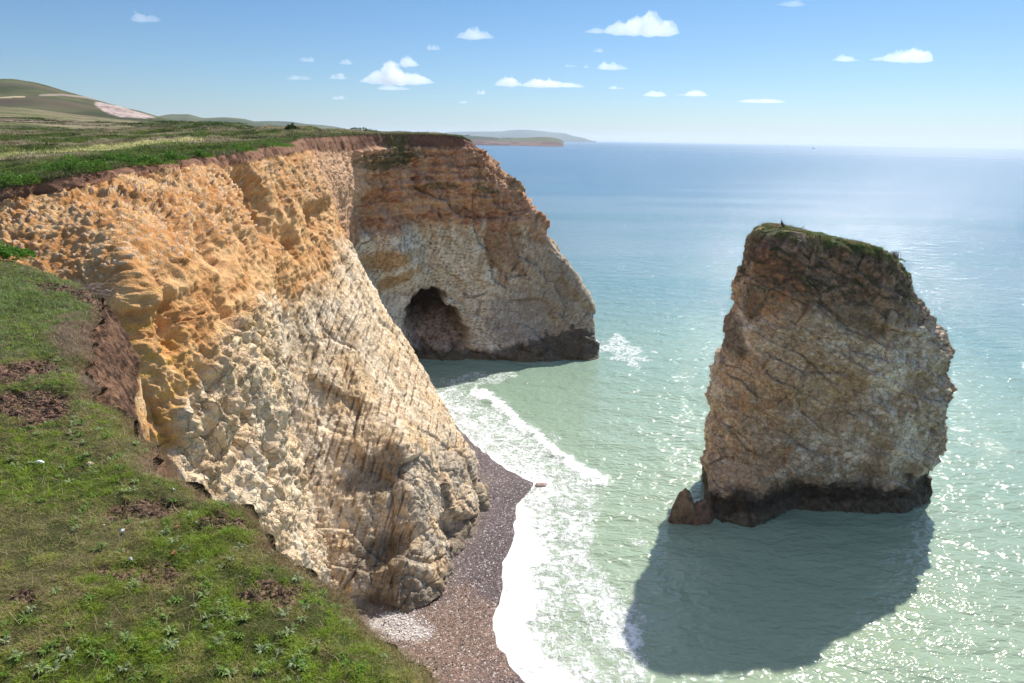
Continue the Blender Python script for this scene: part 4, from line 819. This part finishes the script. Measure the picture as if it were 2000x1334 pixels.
def near_grass():
    N = 520000
    P, i, j = scatter(LX, N, lambda a: (infr(a) + .35*infr(a, 450))/(a[..., 1].clip(.6)**2), 11)
    dirt = LD[i, j]; px, py = proj(P); de = np.linalg.norm(P-LE[i], axis=1)
    pt = fbm(P, 2.2, 901, 4); pf = fbm(P, 9, 905, 3); pl = fbm(P, .7, 909, 3)
    r = np.random.default_rng(5); keep = r.random(N) > (dirt*.93 + .55*sstep(.15, .5, pt+.3*pf)).clip(0, .96)
    P, px, py, de, pt, pf, pl, dirt = [q[keep] for q in (P, px, py, de, pt, pf, pl, dirt)]; n = len(P); rr = r.random(n); r2 = r.random(n)
    c = lerp(A_(.095, .165, .010), A_(.27, .38, .024), rr); c = lerp(c, A_(.32, .33, .06), (r2 > .80)*.8)
    c = lerp(c, A_(.20, .27, .028), .5*sstep(-.2, .5, pl))
    dry = sstep(-.22, .28, pt+.7*pf-.15*pl); c = lerp(c, lerp(A_(.27, .19, .09), A_(.44, .33, .18), rr), dry*(r2 < .62)*.92)
    gl = sstep(840, 700, py)*sstep(-.25, .15, pf+pl); c = lerp(c, lerp(A_(.13, .20, .07), A_(.30, .38, .19), rr), gl*.75*(r2 > .35))
    p25 = fbm(P, 24, 913, 2); c = c*(.56+.74*sstep(-.5, .5, p25))[:, None]
    eg = sstep(.15, .03, de + .08*pf); c = lerp(c, lerp(A_(.22, .14, .08), A_(.38, .27, .16), rr), eg*.75)
    ts = (blob(px, py, 150, 660, 55, 45, 0, .5*pf)+blob(px, py, 200, 745, 45, 35, 0, .5*pf)+.7*blob(px, py, 290, 915, 45, 20, 20, .5*pf)).clip(0, 1); c = lerp(c, lerp(A_(.27, .18, .12), A_(.46, .33, .23), rr), ts*.95)
    Y = P[:, 1].clip(1)
    ln = (.012+.017*r.random(n))*(1+.6*gl+1.0*ts+.8*eg)*(.7+.8*sstep(-.4, .5, p25)) * (1+.5*sstep(.2, .5, pl)); wd = np.maximum(.0019, Y*.00075)*(.7+.6*r.random(n))
    P[:, 2] -= .004
    tag(blades('grass', P, np.tile(Zu, (n, 1)), ln, wd, c, .75, 3, bend=.8), kind='stuff')
near_grass()
def straws():
    P, i, j = scatter(LX, 5200, lambda a: infr(a)/(a[..., 1].clip(.8)**1.6), 19); r = np.random.default_rng(15); n = len(P); P[:, 2] += .006; rr = r.random(n)
    tag(blades('dead_grass', P, np.tile(Zu, (n, 1)), .03+.06*r.random(n)**2, np.maximum(.0016, P[:, 1]*.0007), lerp(A_(.30, .20, .10), A_(.60, .48, .30), rr), 1.35, 22, bend=.25), kind='stuff')
straws()
def strap_leaf(az, L, Wd, rise, rs, nseg=3):
    """a narrow leaf: nseg quads and a tip"""
    d = np.array([math.cos(az), math.sin(az), 0]); s = np.array([-d[1], d[0], 0]); V = []; 
    for k in range(nseg+1):
        t = k/nseg; ctr = d*L*t*(1-.15*t) + np.array([0, 0, rise*L*math.sin(t*2.3)]); wv = Wd*(.45+1.0*math.sin(math.pi*min(t*.9+.12, 1)))*.5
        V += [ctr-s*wv+np.array([0, 0, .12*wv]), ctr, ctr+s*wv+np.array([0, 0, .12*wv])]
    Fc = []
    for k in range(nseg): Fc += [(3*k, 3*k+1, 3*k+4, 3*k+3), (3*k+1, 3*k+2, 3*k+5, 3*k+4)]
    return np.array(V), np.array(Fc)
def rosette_mesh(seed, colr):
    rs = np.random.default_rng(seed); Vs, Fs, Cs, off = [], [], [], 0
    for k in range(rs.integers(16, 26)):
        L = rs.uniform(.022, .048); v, f = strap_leaf(rs.uniform(0, 2*math.pi), L, rs.uniform(.0035, .006), rs.uniform(.15, .7), rs)
        Vs.append(v); Fs.append(f+off); off += len(v); Cs.append(np.tile(np.array(colr)*rs.uniform(.7, 1.35), (len(v), 1)))
    return np.vstack(Vs), np.vstack(Fs), np.vstack(Cs)
def rosettes():
    protos = []
    LBL = 'pale narrow-leaved rosette plant lying flat in the mown-looking turf of the near ledge'
    for k, c in enumerate([(.17, .26, .06), (.27, .35, .13), (.12, .23, .03), (.33, .39, .20), (.16, .26, .05)]):
        protos.append(rosette_mesh(40+k, c))
    P, i, j = scatter(LX, 1100, lambda a: infr(a, 0)/(a[..., 1].clip(1)**1.7), 77); px, py = proj(P); dn = fbm(P, 1.3, 951, 3); de = np.linalg.norm(P-LE[i], axis=1)
    P = P[(LD[i, j] < .35) & (py > 560) & (dn > -.25) & (de > .08) & (px > -20)][:270]; meshes = []
    for n, q in enumerate(P):
        k = n % 5
        if n < 5:
            o = mesh_obj('rosette_plant', protos[k][0], protos[k][1], M_leaf, col=protos[k][2]); meshes.append(o)
        else:
            o = meshes[k].copy(); C.objects.link(o)
        s = rng.uniform(.42, .85); o.location = (q[0], q[1], q[2]+.004); o.rotation_euler = (rng.uniform(-.25, .25), rng.uniform(-.25, .25), rng.uniform(0, 6.28)); o.scale = (s, s, s)
        tag(o, LBL, 'plant', 'rosette plants in the near turf')
rosettes()
def field_grass():
    P, i, j = scatter(PX, 380000, lambda a: (infr(a, 0)+.4*infr(a, 250))*(a[..., 1] < 150)/(a[..., 1].clip(20)**1.55), 21)
    t = PT[i, j]; px, py = proj(P); n = len(P); r = np.random.default_rng(6); rr = r.random(n); pn = fbm(P, .35, 911, 4); r2 = r.random(n)
    c = PC[i, j]*(.6+1.5*rr)[:, None]; path = sdline(px, py, [(-300, 318), (-40, 309), (60, 301), (160, 293), (260, 284), (340, 276), (395, 273)]) < 8
    k = ~path | (r2 < .12); P, c, pn, t, rr, r2 = P[k], c[k], pn[k], t[k], rr[k], r2[k]; n = len(P); Y = P[:, 1]
    fringe = sstep(.12, .02, t); c = lerp(c, lerp(A_(.10, .16, .03), A_(.22, .26, .07), rr), .6*(r2 > .4)*fringe)
    ln = (.12+.20*r.random(n))*(1+.9*sstep(.1, .5, pn)); wd = Y*.0008*(.7+.6*r.random(n))
    tag(blades('meadow_grass', P, np.tile(Zu, (n, 1)), ln, wd, c, .6, 4), kind='stuff')
    # turf fringe hanging over the rim
    E = PX[:, :3].reshape(-1, 3); m = 26000; kk = r.integers(0, len(E), m); Q = E[kk] + r.normal(0, .05, (m, 3)); pxq, _ = proj(Q); Q = Q[infr(Q, 30)]; m = len(Q); rr = r.random(m)
    hsun = r.random(m); cf = lerp(A_(.09, .14, .03), A_(.30, .24, .13), (hsun > .62)*1.0)*(.7+.6*rr)[:, None]
    tag(blades('meadow_grass', Q, np.tile(Zu, (m, 1)), .10+.12*r.random(m), Q[:, 1]*.0008, cf, .9, 8, dirv=np.tile(A_(.6, -.5, -.5), (m, 1)), bend=1.0), kind='stuff')
field_grass()
# green slump below the headland rim
def slump():
    m = CG > .45; G = CL; msk = m[:-1, :-1]
    P, i, j = scatter(G, 9000, lambda a: msk*infr(a, 0), 31); r = np.random.default_rng(9); n = len(P); rr = r.random(n)
    tag(blades('slope_grass', P, np.tile(A_(.1, -.5, .86), (n, 1)), .15+.25*rr, P[:, 1]*.0008, lerp(A_(.07, .10, .025), A_(.26, .21, .10), rr), .7, 12), kind='stuff')
slump()
print('grass', time.time()-T0)

# ------------------------------------------------------------------ leafy clumps
def leaf_clump_mesh(rx, ry, rz, n, leaf, seed, colA, colB):
    r = np.random.default_rng(seed); a = r.uniform(0, 2*math.pi, n); q = np.sqrt(r.random(n)); lob = 1+.30*np.sin(a*3+seed)+.2*np.sin(a*5+2*seed)
    x = np.cos(a)*q*rx*lob; y = np.sin(a)*q*ry*lob; hmax = rz*np.sqrt(np.clip(1-q**2, .02, 1))*(.65+.35*np.sin(x/rx*5+seed)*np.cos(y/ry*4)); z = hmax*(r.random(n)**.45)
    P = np.stack([x, y, z], 1); d = r.normal(size=(n, 3)); d[:, 2] = np.abs(d[:, 2])*.5+.15; d[:, :2] += np.stack([np.cos(a), np.sin(a)], 1)*.7; d /= np.linalg.norm(d, axis=1, keepdims=True)
    s = np.cross(d, r.normal(size=(n, 3))+A_(0, 0, 1.5)); s /= np.linalg.norm(s, axis=1, keepdims=True); L = leaf*r.uniform(.6, 1.3, n)[:, None]; nn = np.cross(s, d)
    V = np.stack([P, P+d*L*.45+s*L*.30+nn*L*.06, P+d*L+nn*-L*.08, P+d*L*.45-s*L*.30+nn*L*.06], 1).reshape(-1, 3); Fc = np.arange(n)[:, None]*4+np.array([[0, 1, 2, 3]])
    c = lerp(np.array(colA), np.array(colB), r.random(n)); return V, Fc, np.repeat(c, 4, 0)
def ground_at(px, py):
    """point of the plateau mesh seen nearest to this pixel"""
    X = PX.reshape(-1, 3); a, b = proj(X); return X[np.argmin((a-px)**2+(b-py)**2)]
CLUMPS = [(158, 326, 44, 'broad dark green leafy clump at the cliff rim, the largest one there'), (40, 352, 36, 'low leafy clump on the rim nearest the left edge of the view'), (232, 306, 24, 'small leafy clump left of the long rim clump'),
 (280, 315, 36, 'long flat leafy clump on the rim right of the largest clump'), (332, 306, 22, 'small dark leafy clump in the middle of the rim'), (390, 301, 18, 'tiny leafy clump right of the small dark one'), (525, 283, 40, 'bright green leafy clump where the cliff rim bends away'), (470, 290, 22, 'leafy clump left of the bend in the cliff rim')]
for k, (a, b, hw_, lb) in enumerate(CLUMPS):
    q = ground_at(a, b+6); s = q[1]/F; V, Fc, c = leaf_clump_mesh(hw_*s*1.2, hw_*s*1.3, .62+.25*(k == 0), 2600 if k in (0, 3, 6) else 1200, .11, 60+k, (.045, .12, .015), (.16, .30, .04))
    o = mesh_obj('leafy_plant', V, Fc, M_leaf, col=c, smooth=False); o.location = tuple(q-A_(0, 0, .05)); tag(o, lb, 'plant', 'leafy clumps along the cliff rim')
q = atz(12, 504, ZL); V, Fc, c = leaf_clump_mesh(.36, .35, .22, 1300, .05, 90, (.05, .13, .015), (.16, .32, .04)); o = mesh_obj('leafy_plant', V, Fc, M_leaf, col=c, smooth=False); o.location = tuple(q)
tag(o, 'bright leafy clump at the far left corner of the near ledge', 'plant')
def scrub():
    P, i, j = scatter(PX, 260, lambda a: infr(a, 0)*(a[..., 1] > 44)*(a[..., 1] < 260)/(a[..., 1]**1.3), 51); r = np.random.default_rng(18); Vs, Fs, Cs, off = [], [], [], 0; nn = fbm(P, .03, 971, 3); px, py = proj(P)
    pth = sdline(px, py, [(-300, 318), (-40, 309), (60, 301), (160, 293), (260, 284), (340, 276), (395, 273)])
    for q in P[((nn > -.05) | (blob(px, py, 400, 250, 120, 14) > .3)) & (pth > 9)]:
        V, Fc, c = leaf_clump_mesh(r.uniform(.5, 1.6)*(q[1]/70), r.uniform(.5, 1.4)*(q[1]/70), r.uniform(.15, .5), 150, .16*(q[1]/70)**.7, int(r.integers(1, 999)), (.025, .045, .012), (.10, .12, .035)) if r.random() < .7 else leaf_clump_mesh(r.uniform(.6, 2.0), r.uniform(.4, 1.2), r.uniform(.15, .4), 120, .18, int(r.integers(1, 999)), (.10, .065, .045), (.22, .15, .10))
        Vs.append(V+q); Fs.append(Fc+off); Cs.append(c); off += len(V)
    tag(mesh_obj('scrub', np.vstack(Vs), np.vstack(Fs), M_leaf, col=np.vstack(Cs), smooth=False), kind='stuff')
scrub()
# shrub on the skyline
q = ground_at(569, 254); V, Fc, c = leaf_clump_mesh(.8, .8, .9, 500, .25, 95, (.025, .05, .015), (.06, .10, .03)); o = mesh_obj('shrub', V, Fc, M_leaf, col=c, smooth=False); o.location = tuple(q); tag(o, 'small dark shrub alone on the skyline of the grassland', 'shrub')

# ------------------------------------------------------------------ stack top: plants, grass, birds
def stack_top(px, py):
    X = SX.reshape(-1, 3); X = X[X[:, 2] > 17]; a, b = proj(X); return X[np.argmin((a-px)**2+(b-py)**2 + .01*np.maximum(X[:, 1]-66, 0))]
n_ = gnorm(SX, True); n_ = n_ if n_[:, -40, 2].mean() > 0 else -n_
def stack_grass():
    P, i, j = scatter(SX, 42000, lambda a: (n_[:-1, :-1, 2] > .30)*(a[..., 2] > 21)*1.0, 41); r = np.random.default_rng(12); pn = fbm(P, .8, 961, 3); k = pn > -.12; P = P[k]; pn = pn[k]; n = len(P); rr = r.random(n)
    c = lerp(lerp(A_(.06, .11, .02), A_(.18, .22, .05), rr), lerp(A_(.20, .13, .07), A_(.36, .27, .16), rr), (sstep(0, .3, pn+.3*(rr-.5))))
    tag(blades('slope_grass', P, np.tile(Zu, (n, 1)), .10+.22*r.random(n), .045, c, .6, 14), kind='stuff')
stack_grass()
for k, (a, b, hw_, hz_, lb) in enumerate([(1602, 456, 10, .35, 'bright green leafy tuft near the middle of the sea stack top'), (1696, 484, 7, .30, 'small leafy tuft midway down the sloping top of the sea stack'), (1712, 488, 8, .38, 'leafy tuft right beside the small one on the stack slope'), (1726, 494, 6, .45, 'dark leafy tuft right of the pair on the stack slope'), (1752, 508, 14, .3, 'rounded green cushion at the right shoulder of the sea stack')]):
    q = stack_top(a, b); s = q[1]/F; V, Fc, c = leaf_clump_mesh(hw_*s, hw_*s, hz_, 420, .10, 120+k, (.04, .10, .012), (.13, .26, .035)); o = mesh_obj('leafy_plant', V, Fc, M_leaf, col=c, smooth=False); o.location = tuple(q-A_(0, 0, .06)); tag(o, lb, 'plant')
q = stack_top(1745, 503); m = 160; r_ = np.random.default_rng(3); Pq = np.tile(A_(0, 0, 0), (m, 1)) + np.c_[r_.normal(0, .2, (m, 2)), np.zeros(m)]
o = blades('dry_tussock', Pq, np.tile(Zu, (m, 1)), .5+.4*r_.random(m), .03, np.tile(A_(.16, .11, .10), (m, 1))*(.6+.8*r_.random(m))[:, None], .18, 2, bend=.15); o.location = tuple(q-A_(0, 0, .1)); tag(o, 'tall dry purplish tussock standing on the right shoulder of the sea stack', 'grass tuft')
def revolve(pts, rr, nseg=14, sq=1.0):
    """tube along a bent centre line, radius per point"""
    pts = np.array(pts, float); rr = np.array(rr, float); k = np.arange(len(pts)); d = np.linspace(0, k[-1], len(pts)*4); pp = pchip(k, pts, d); rr = pchip(k, rr, d)
    tg = np.gradient(pp, axis=0); tg /= np.linalg.norm(tg, axis=1, keepdims=True); sx = np.cross(tg, A_(0, 1, 0.01)); sx /= np.linalg.norm(sx, axis=1, keepdims=True); sy = np.cross(tg, sx)
    th = np.linspace(0, 2*math.pi, nseg, endpoint=False); V = pp[:, None]+rr[:, None, None]*(np.cos(th)[None, :, None]*sx[:, None]+sq*np.sin(th)[None, :, None]*sy[:, None])
    nn = len(pp); i = np.arange(nn-1); I, J = np.meshgrid(i, np.arange(nseg), indexing='ij'); return V.reshape(-1, 3), np.stack([I*nseg+J, (I+1)*nseg+J, (I+1)*nseg+(J+1) % nseg, I*nseg+(J+1) % nseg], -1).reshape(-1, 4)
def join(parts):
    Vs, Fs, Cs, off = [], [], [], 0
    for V, Fc, c in parts: Vs.append(V); Fs.append(Fc+off); off += len(V); Cs.append(np.tile(np.array(c, float), (len(V), 1)))
    return np.vstack(Vs), np.vstack(Fs), np.vstack(Cs)
def bird(kind, loc, rot, label, scale=1.):
    if kind == 'cormorant':
        body = revolve([(-.34, 0, .10), (-.20, 0, .20), (-.10, 0, .34), (0, 0, .48), (.05, 0, .60), (.03, 0, .70), (.05, 0, .78), (.10, 0, .80), (.15, 0, .795)], [.01, .06, .11, .12, .07, .035, .035, .035, .008]); cb = (.035, .03, .03)
    else:
        body = revolve([(-.30, 0, .26), (-.18, 0, .26), (-.05, 0, .25), (.08, 0, .27), (.15, 0, .36), (.19, 0, .42), (.23, 0, .42), (.25, 0, .415)], [.008, .05, .085, .085, .05, .045, .03, .008]); cb = (.78, .78, .76)
    r = bpy.data.objects.new('seabird', None); C.objects.link(r); r.location = tuple(loc); r.rotation_euler = (0, 0, rot); r.scale = (scale,)*3
    mesh_obj('body', body[0], body[1], M_obj, r, col=np.tile(A_(*cb), (len(body[0]), 1)))
    tip = (.15, .795) if kind == 'cormorant' else (.25, .415)
    bk = revolve([(tip[0]-.02, 0, tip[1]), (tip[0]+.03, 0, tip[1]), (tip[0]+.075, 0, tip[1]-.012)], [.014, .010, .002], 8); mesh_obj('beak', bk[0], bk[1], M_obj, r, col=np.tile(A_(.45, .33, .08), (len(bk[0]), 1)))
    base = .34 if kind == 'cormorant' else .24
    for s in (-1, 1):
        wg = revolve([(-.30, s*.03, base-.18 if kind == 'cormorant' else base+.03), (-.14, s*.09, base), (0, s*.10, base+.10 if kind == 'cormorant' else base+.03)], [.008, .055, .03], 10, .5); mesh_obj('wing', wg[0], wg[1], M_obj, r, col=np.tile(A_(*((.05, .045, .04) if kind == 'cormorant' else (.42, .45, .48))), (len(wg[0]), 1)))
        lg = join([(*revolve([(-.02, s*.04, base-.08), (-.01, s*.04, .1), (-.01, s*.04, 0)], [.012, .009, .008], 6), (.3, .2, .1)), (*revolve([(-.02, s*.04, .006), (.03, s*.045, .006), (.07, s*.05, .004)], [.008, .016, .003], 6, .5), (.3, .2, .1))]); mesh_obj('leg', lg[0], lg[1], M_obj, r, col=lg[2])
    tag(r, label, 'bird')
bird('cormorant', stack_top(1526, 446), 2.2, 'dark cormorant-like bird standing upright on the left of the stack top', 1.0)
bird('gull', stack_top(1566, 448), .4, 'white gull with grey wings standing right of the dark bird on the stack top', 1.0)
bird('gull', stack_top(1540, 447), 2.9, 'white gull resting just beside the dark bird on the stack top', .8)

# ------------------------------------------------------------------ stones and clods on the turf
def ledge_at(px, py):
    X = LX.reshape(-1, 3)[::3]; a, b = proj(X); return X[np.argmin((a-px)**2+(b-py)**2)]
for k, (a, b, sz, c1, c2, lb, cat, nm) in enumerate([
 (80, 908, (.024, .016, .010), (.85, .80, .76), (.66, .58, .55), 'flat white chalk stone lying on the grass at the left', 'stone', 'stone'),
 (177, 914, (.017, .015, .014), (.66, .40, .26), (.74, .55, .42), 'rounded tan stone on the grass, right of the flat white one', 'stone', 'stone'),
 (243, 1043, (.008, .010, .010), (.88, .86, .84), (.80, .78, .76), 'small upright white pebble beside a rosette in the middle of the turf', 'pebble', 'pebble'),
 (339, 960, (.006, .007, .007), (.66, .65, .68), (.5, .48, .5), 'tiny grey-white pebble farthest up the turf, near the brown bare patch', 'pebble', 'pebble'),
 (383, 1028, (.007, .007, .006), (.42, .44, .52), (.55, .57, .62), 'tiny bluish flint chip at the edge of the large bare soil patch', 'flint', 'pebble'),
 (257, 1092, (.011, .010, .009), (.10, .07, .08), (.75, .70, .70), 'black and white flint lying below the upright white pebble', 'flint', 'flint'),
 (341, 1087, (.019, .012, .010), (.28, .10, .045), (.20, .08, .04), 'rusty red clod of clay on the grass right of the flint', 'clod', 'clod'),
 (332, 1104, (.010, .009, .008), (.10, .05, .035), (.14, .07, .05), 'dark brown clod just below the rusty red one', 'clod', 'clod'),
 (344, 1034, (.014, .010, .008), (.30, .12, .05), (.20, .09, .05), 'crumbly orange-brown clod on the bare soil above the rusty red one', 'clod', 'clod'),
 (205, 1030, (.006, .005, .004), (.60, .40, .28), (.6, .4, .3), 'tiny tan stone left of the upright white pebble', 'pebble', 'pebble'),
 (315, 1183, (.010, .009, .008), (.09, .05, .045), (.14, .08, .06), 'dark round clod low in the middle of the turf', 'clod', 'clod'),
 (763, 1262, (.008, .008, .008), (.62, .36, .24), (.6, .35, .22), 'small reddish stone near the lower right edge of the turf', 'pebble', 'pebble')]):
    q = ledge_at(a, b); rock_obj(nm, (q[0], q[1], q[2]+sz[2]*.9+.004), sz, 300+k, c1, M_stone, .3, 3, None, lb, cat, k*1.3, attrs=False, colB=c2)
# exposed roots at the far corner of the ledge
def roots():
    r = np.random.default_rng(4); parts = []; q = ledge_at(190, 566)
    for k in range(26):
        a = r.uniform(-.6, 1.2); L = r.uniform(.2, .62); pts = [A_(r.uniform(-.55, .1), r.uniform(-.12, .12), r.uniform(0, .04))]; d = A_(math.cos(a), math.sin(a)*.6, r.uniform(.0, .25))
        for s in range(5): pts.append(pts[-1]+d*L/5+r.normal(0, .022, 3)+A_(0, 0, .012-.010*s)); 
        r0_ = r.uniform(.003, .008); parts.append((*revolve(pts, np.linspace(r0_, r0_*.3, 6), 6), A_(.30, .22, .17)*r.uniform(.5, 1.6)))
    V, Fc, c = join(parts); o = mesh_obj('root_tangle', V, Fc, M_obj, col=c); o.location = tuple(q); tag(o, 'tangle of bare dry roots sticking out over the brown soil bank of the ledge', 'roots')
roots()
def crumbs():
    V0, F0 = icos(1); P, i, j = scatter(LX, 9000, lambda a: infr(a)*(LD[:-1, :-1] > .4)/(a[..., 1].clip(1)), 29); r = np.random.default_rng(16); n = len(P); s = (.003+.012*r.random(n)**3)[:, None]*r.uniform(.6, 1.3, (n, 3))
    V = (P[:, None]+V0[None]*s[:, None]*r.uniform(.8, 1.2, (n, len(V0), 1))).reshape(-1, 3); Fc = (np.arange(n)[:, None, None]*len(V0)+F0[None]).reshape(-1, 3)
    tag(mesh_obj('soil_crumbs', V, Fc, M_stone, col=np.repeat(lerp(A_(.05, .026, .016), A_(.20, .115, .07), r.random(n)**1.5), len(V0), 0), smooth=False), kind='stuff')
crumbs()
# pebbles on the beach
def pebbles():
    V0, F0 = icos(1); r = np.random.default_rng(8); n = 9000
    px = r.uniform(740, 1060, n*3); py = 830+520*r.random(n*3)**1.0; P = atz(px, py, .5*np.ones(len(px))); 
    d = -shore_d(P[:, 0], P[:, 1]); P[:, 2] = beach_z(P[:, 0], P[:, 1]); wh = r.random(len(P)) < blob(px, py, 795, 1222, 60, 28, 20)
    k = (d > .25) & ((r.random(len(P)) < .30) | wh); P, wh = P[k][:n], wh[k][:n]; n = len(P)
    s = (.018+.05*r.random(n)**3)[:, None]*np.array([1, .8, .55])*r.uniform(.7, 1.3, (n, 3)); s[wh] *= 1.6
    V = (P[:, None]+V0[None]*s[:, None]+A_(0, 0, .03)).reshape(-1, 3); Fc = (np.arange(n)[:, None, None]*len(V0)+F0[None]).reshape(-1, 3)
    rr = r.random(n); c = lerp(A_(.12, .08, .075), A_(.32, .24, .21), rr**1.5); c[(r.random(n) < .10)] = (.62, .58, .55); c[wh] = A_(.68, .63, .60)
    tag(mesh_obj('pebbles', V, Fc, M_stone, col=np.repeat(c, len(V0), 0)), kind='stuff')
pebbles()

# ------------------------------------------------------------------ boats and far houses
def boat(px, py, L, label):
    q = atz(px, py, 0.0); r = bpy.data.objects.new('boat', None); C.objects.link(r); r.location = tuple(q); r.rotation_euler = (0, 0, .2)
    n = 14; x = np.linspace(-.5, .5, n)*L; w_ = .15*L*np.sqrt(np.clip(1-(np.clip((x/L+.15), 0, 1)/.66)**2, .004, 1)); rows = []
    for f, z in ((.05, -.04*L), (.7, 0.), (1.0, .11*L)): rows.append(np.stack([x, -w_*f, np.full(n, z)+(.05*L*np.clip(x/L, 0, 1) if z > 0 else 0)], 1))
    for f, z in ((1.0, .11*L), (.7, 0.), (.05, -.04*L)): rows.append(np.stack([x, w_*f, np.full(n, z)+(.05*L*np.clip(x/L, 0, 1) if z > 0 else 0)], 1))
    V = np.stack(rows, 1); Fc = grid_faces(n, 6); V2 = V.reshape(-1, 3); cap = np.array([(0, 1, 4, 5), (1, 2, 3, 4)])
    mesh_obj('hull', V2, [Fc, cap], M_obj, r, smooth=False, col=np.tile(A_(.05, .06, .09), (len(V2), 1)))
    def box(nm, cx, cy, cz, sx, sy, sz, c):
        v = np.array([(cx+a*sx*(.85 if k else 1), cy+b*sy, cz+k*sz) for k in (0, 1) for a, b in ((-.5, -.5), (.5, -.5), (.5, .5), (-.5, .5))]); f = np.array([(3, 2, 1, 0), (4, 5, 6, 7), (0, 1, 5, 4), (1, 2, 6, 5), (2, 3, 7, 6), (3, 0, 4, 7)])
        return mesh_obj(nm, v, f, M_obj, r, smooth=False, col=np.tile(A_(*c), (8, 1)))
    box('cabin', -.08*L, 0, .115*L, .26*L, .16*L, .12*L, (.12, .13, .16)); m = revolve([(-.02*L, 0, .23*L), (-.02*L, 0, .42*L)], [.007*L, .004*L], 6); mesh_obj('mast', m[0], m[1], M_obj, r, col=np.tile(A_(.1, .1, .1), (len(m[0]), 1)))
    tag(r, label, 'boat', 'small boats near the horizon')
boat(1537, 286.5, 26, 'small dark boat on the horizon, the left and farther of the two')
boat(1588.5, 290.5, 26, 'small dark boat on the horizon, the right and nearer of the two')
def house(px, py, s, label):
    X = CO[:, 8:50].reshape(-1, 3); a, b = proj(X); q = X[np.argmin((a-px)**2+(b-py)**2)]
    r = bpy.data.objects.new('house', None); C.objects.link(r); r.location = tuple(q-A_(0, 0, .5)); r.rotation_euler = (0, 0, rng.uniform(-.3, .3)); w_, d_, h_ = 14*s, 8*s, 6*s
    v = np.array([(a*w_/2, b*d_/2, k*h_) for k in (0, 1) for a, b in ((-1, -1), (1, -1), (1, 1), (-1, 1))]+[(-w_/2, 0, h_+3*s), (w_/2, 0, h_+3*s)]); f4 = np.array([(0, 1, 5, 4), (1, 2, 6, 5), (2, 3, 7, 6), (3, 0, 4, 7)]); f3 = np.array([(5, 6, 9), (7, 4, 8)])
    mesh_obj('wall', v, [f4, f3], M_obj, r, smooth=False, col=np.tile(A_(.85, .84, .8), (10, 1)))
    e = .5*s; v = np.array([(-w_/2-e, -d_/2-e, h_-.3), (w_/2+e, -d_/2-e, h_-.3), (w_/2+e, 0, h_+3.2*s), (-w_/2-e, 0, h_+3.2*s), (-w_/2-e, d_/2+e, h_-.3), (w_/2+e, d_/2+e, h_-.3)]); mesh_obj('roof', v, np.array([(0, 1, 2, 3), (3, 2, 5, 4)]), M_obj, r, smooth=False, col=np.tile(A_(.16, .12, .11), (6, 1)))
    tag(r, label, 'house', 'white houses on the distant coast')
house(914, 266, 1.0, 'white house on the distant coast, single one nearest the headland'); house(906, 267, .7, 'small low white house just left of the single one on the distant coast')
house(984, 271, .9, 'white house, left one of the cluster in the middle of the distant coast'); house(989, 271, .8, 'white house, middle one of the cluster on the distant coast'); house(997, 272, .8, 'white house, right one of the cluster on the distant coast')
print('objects', time.time()-T0)
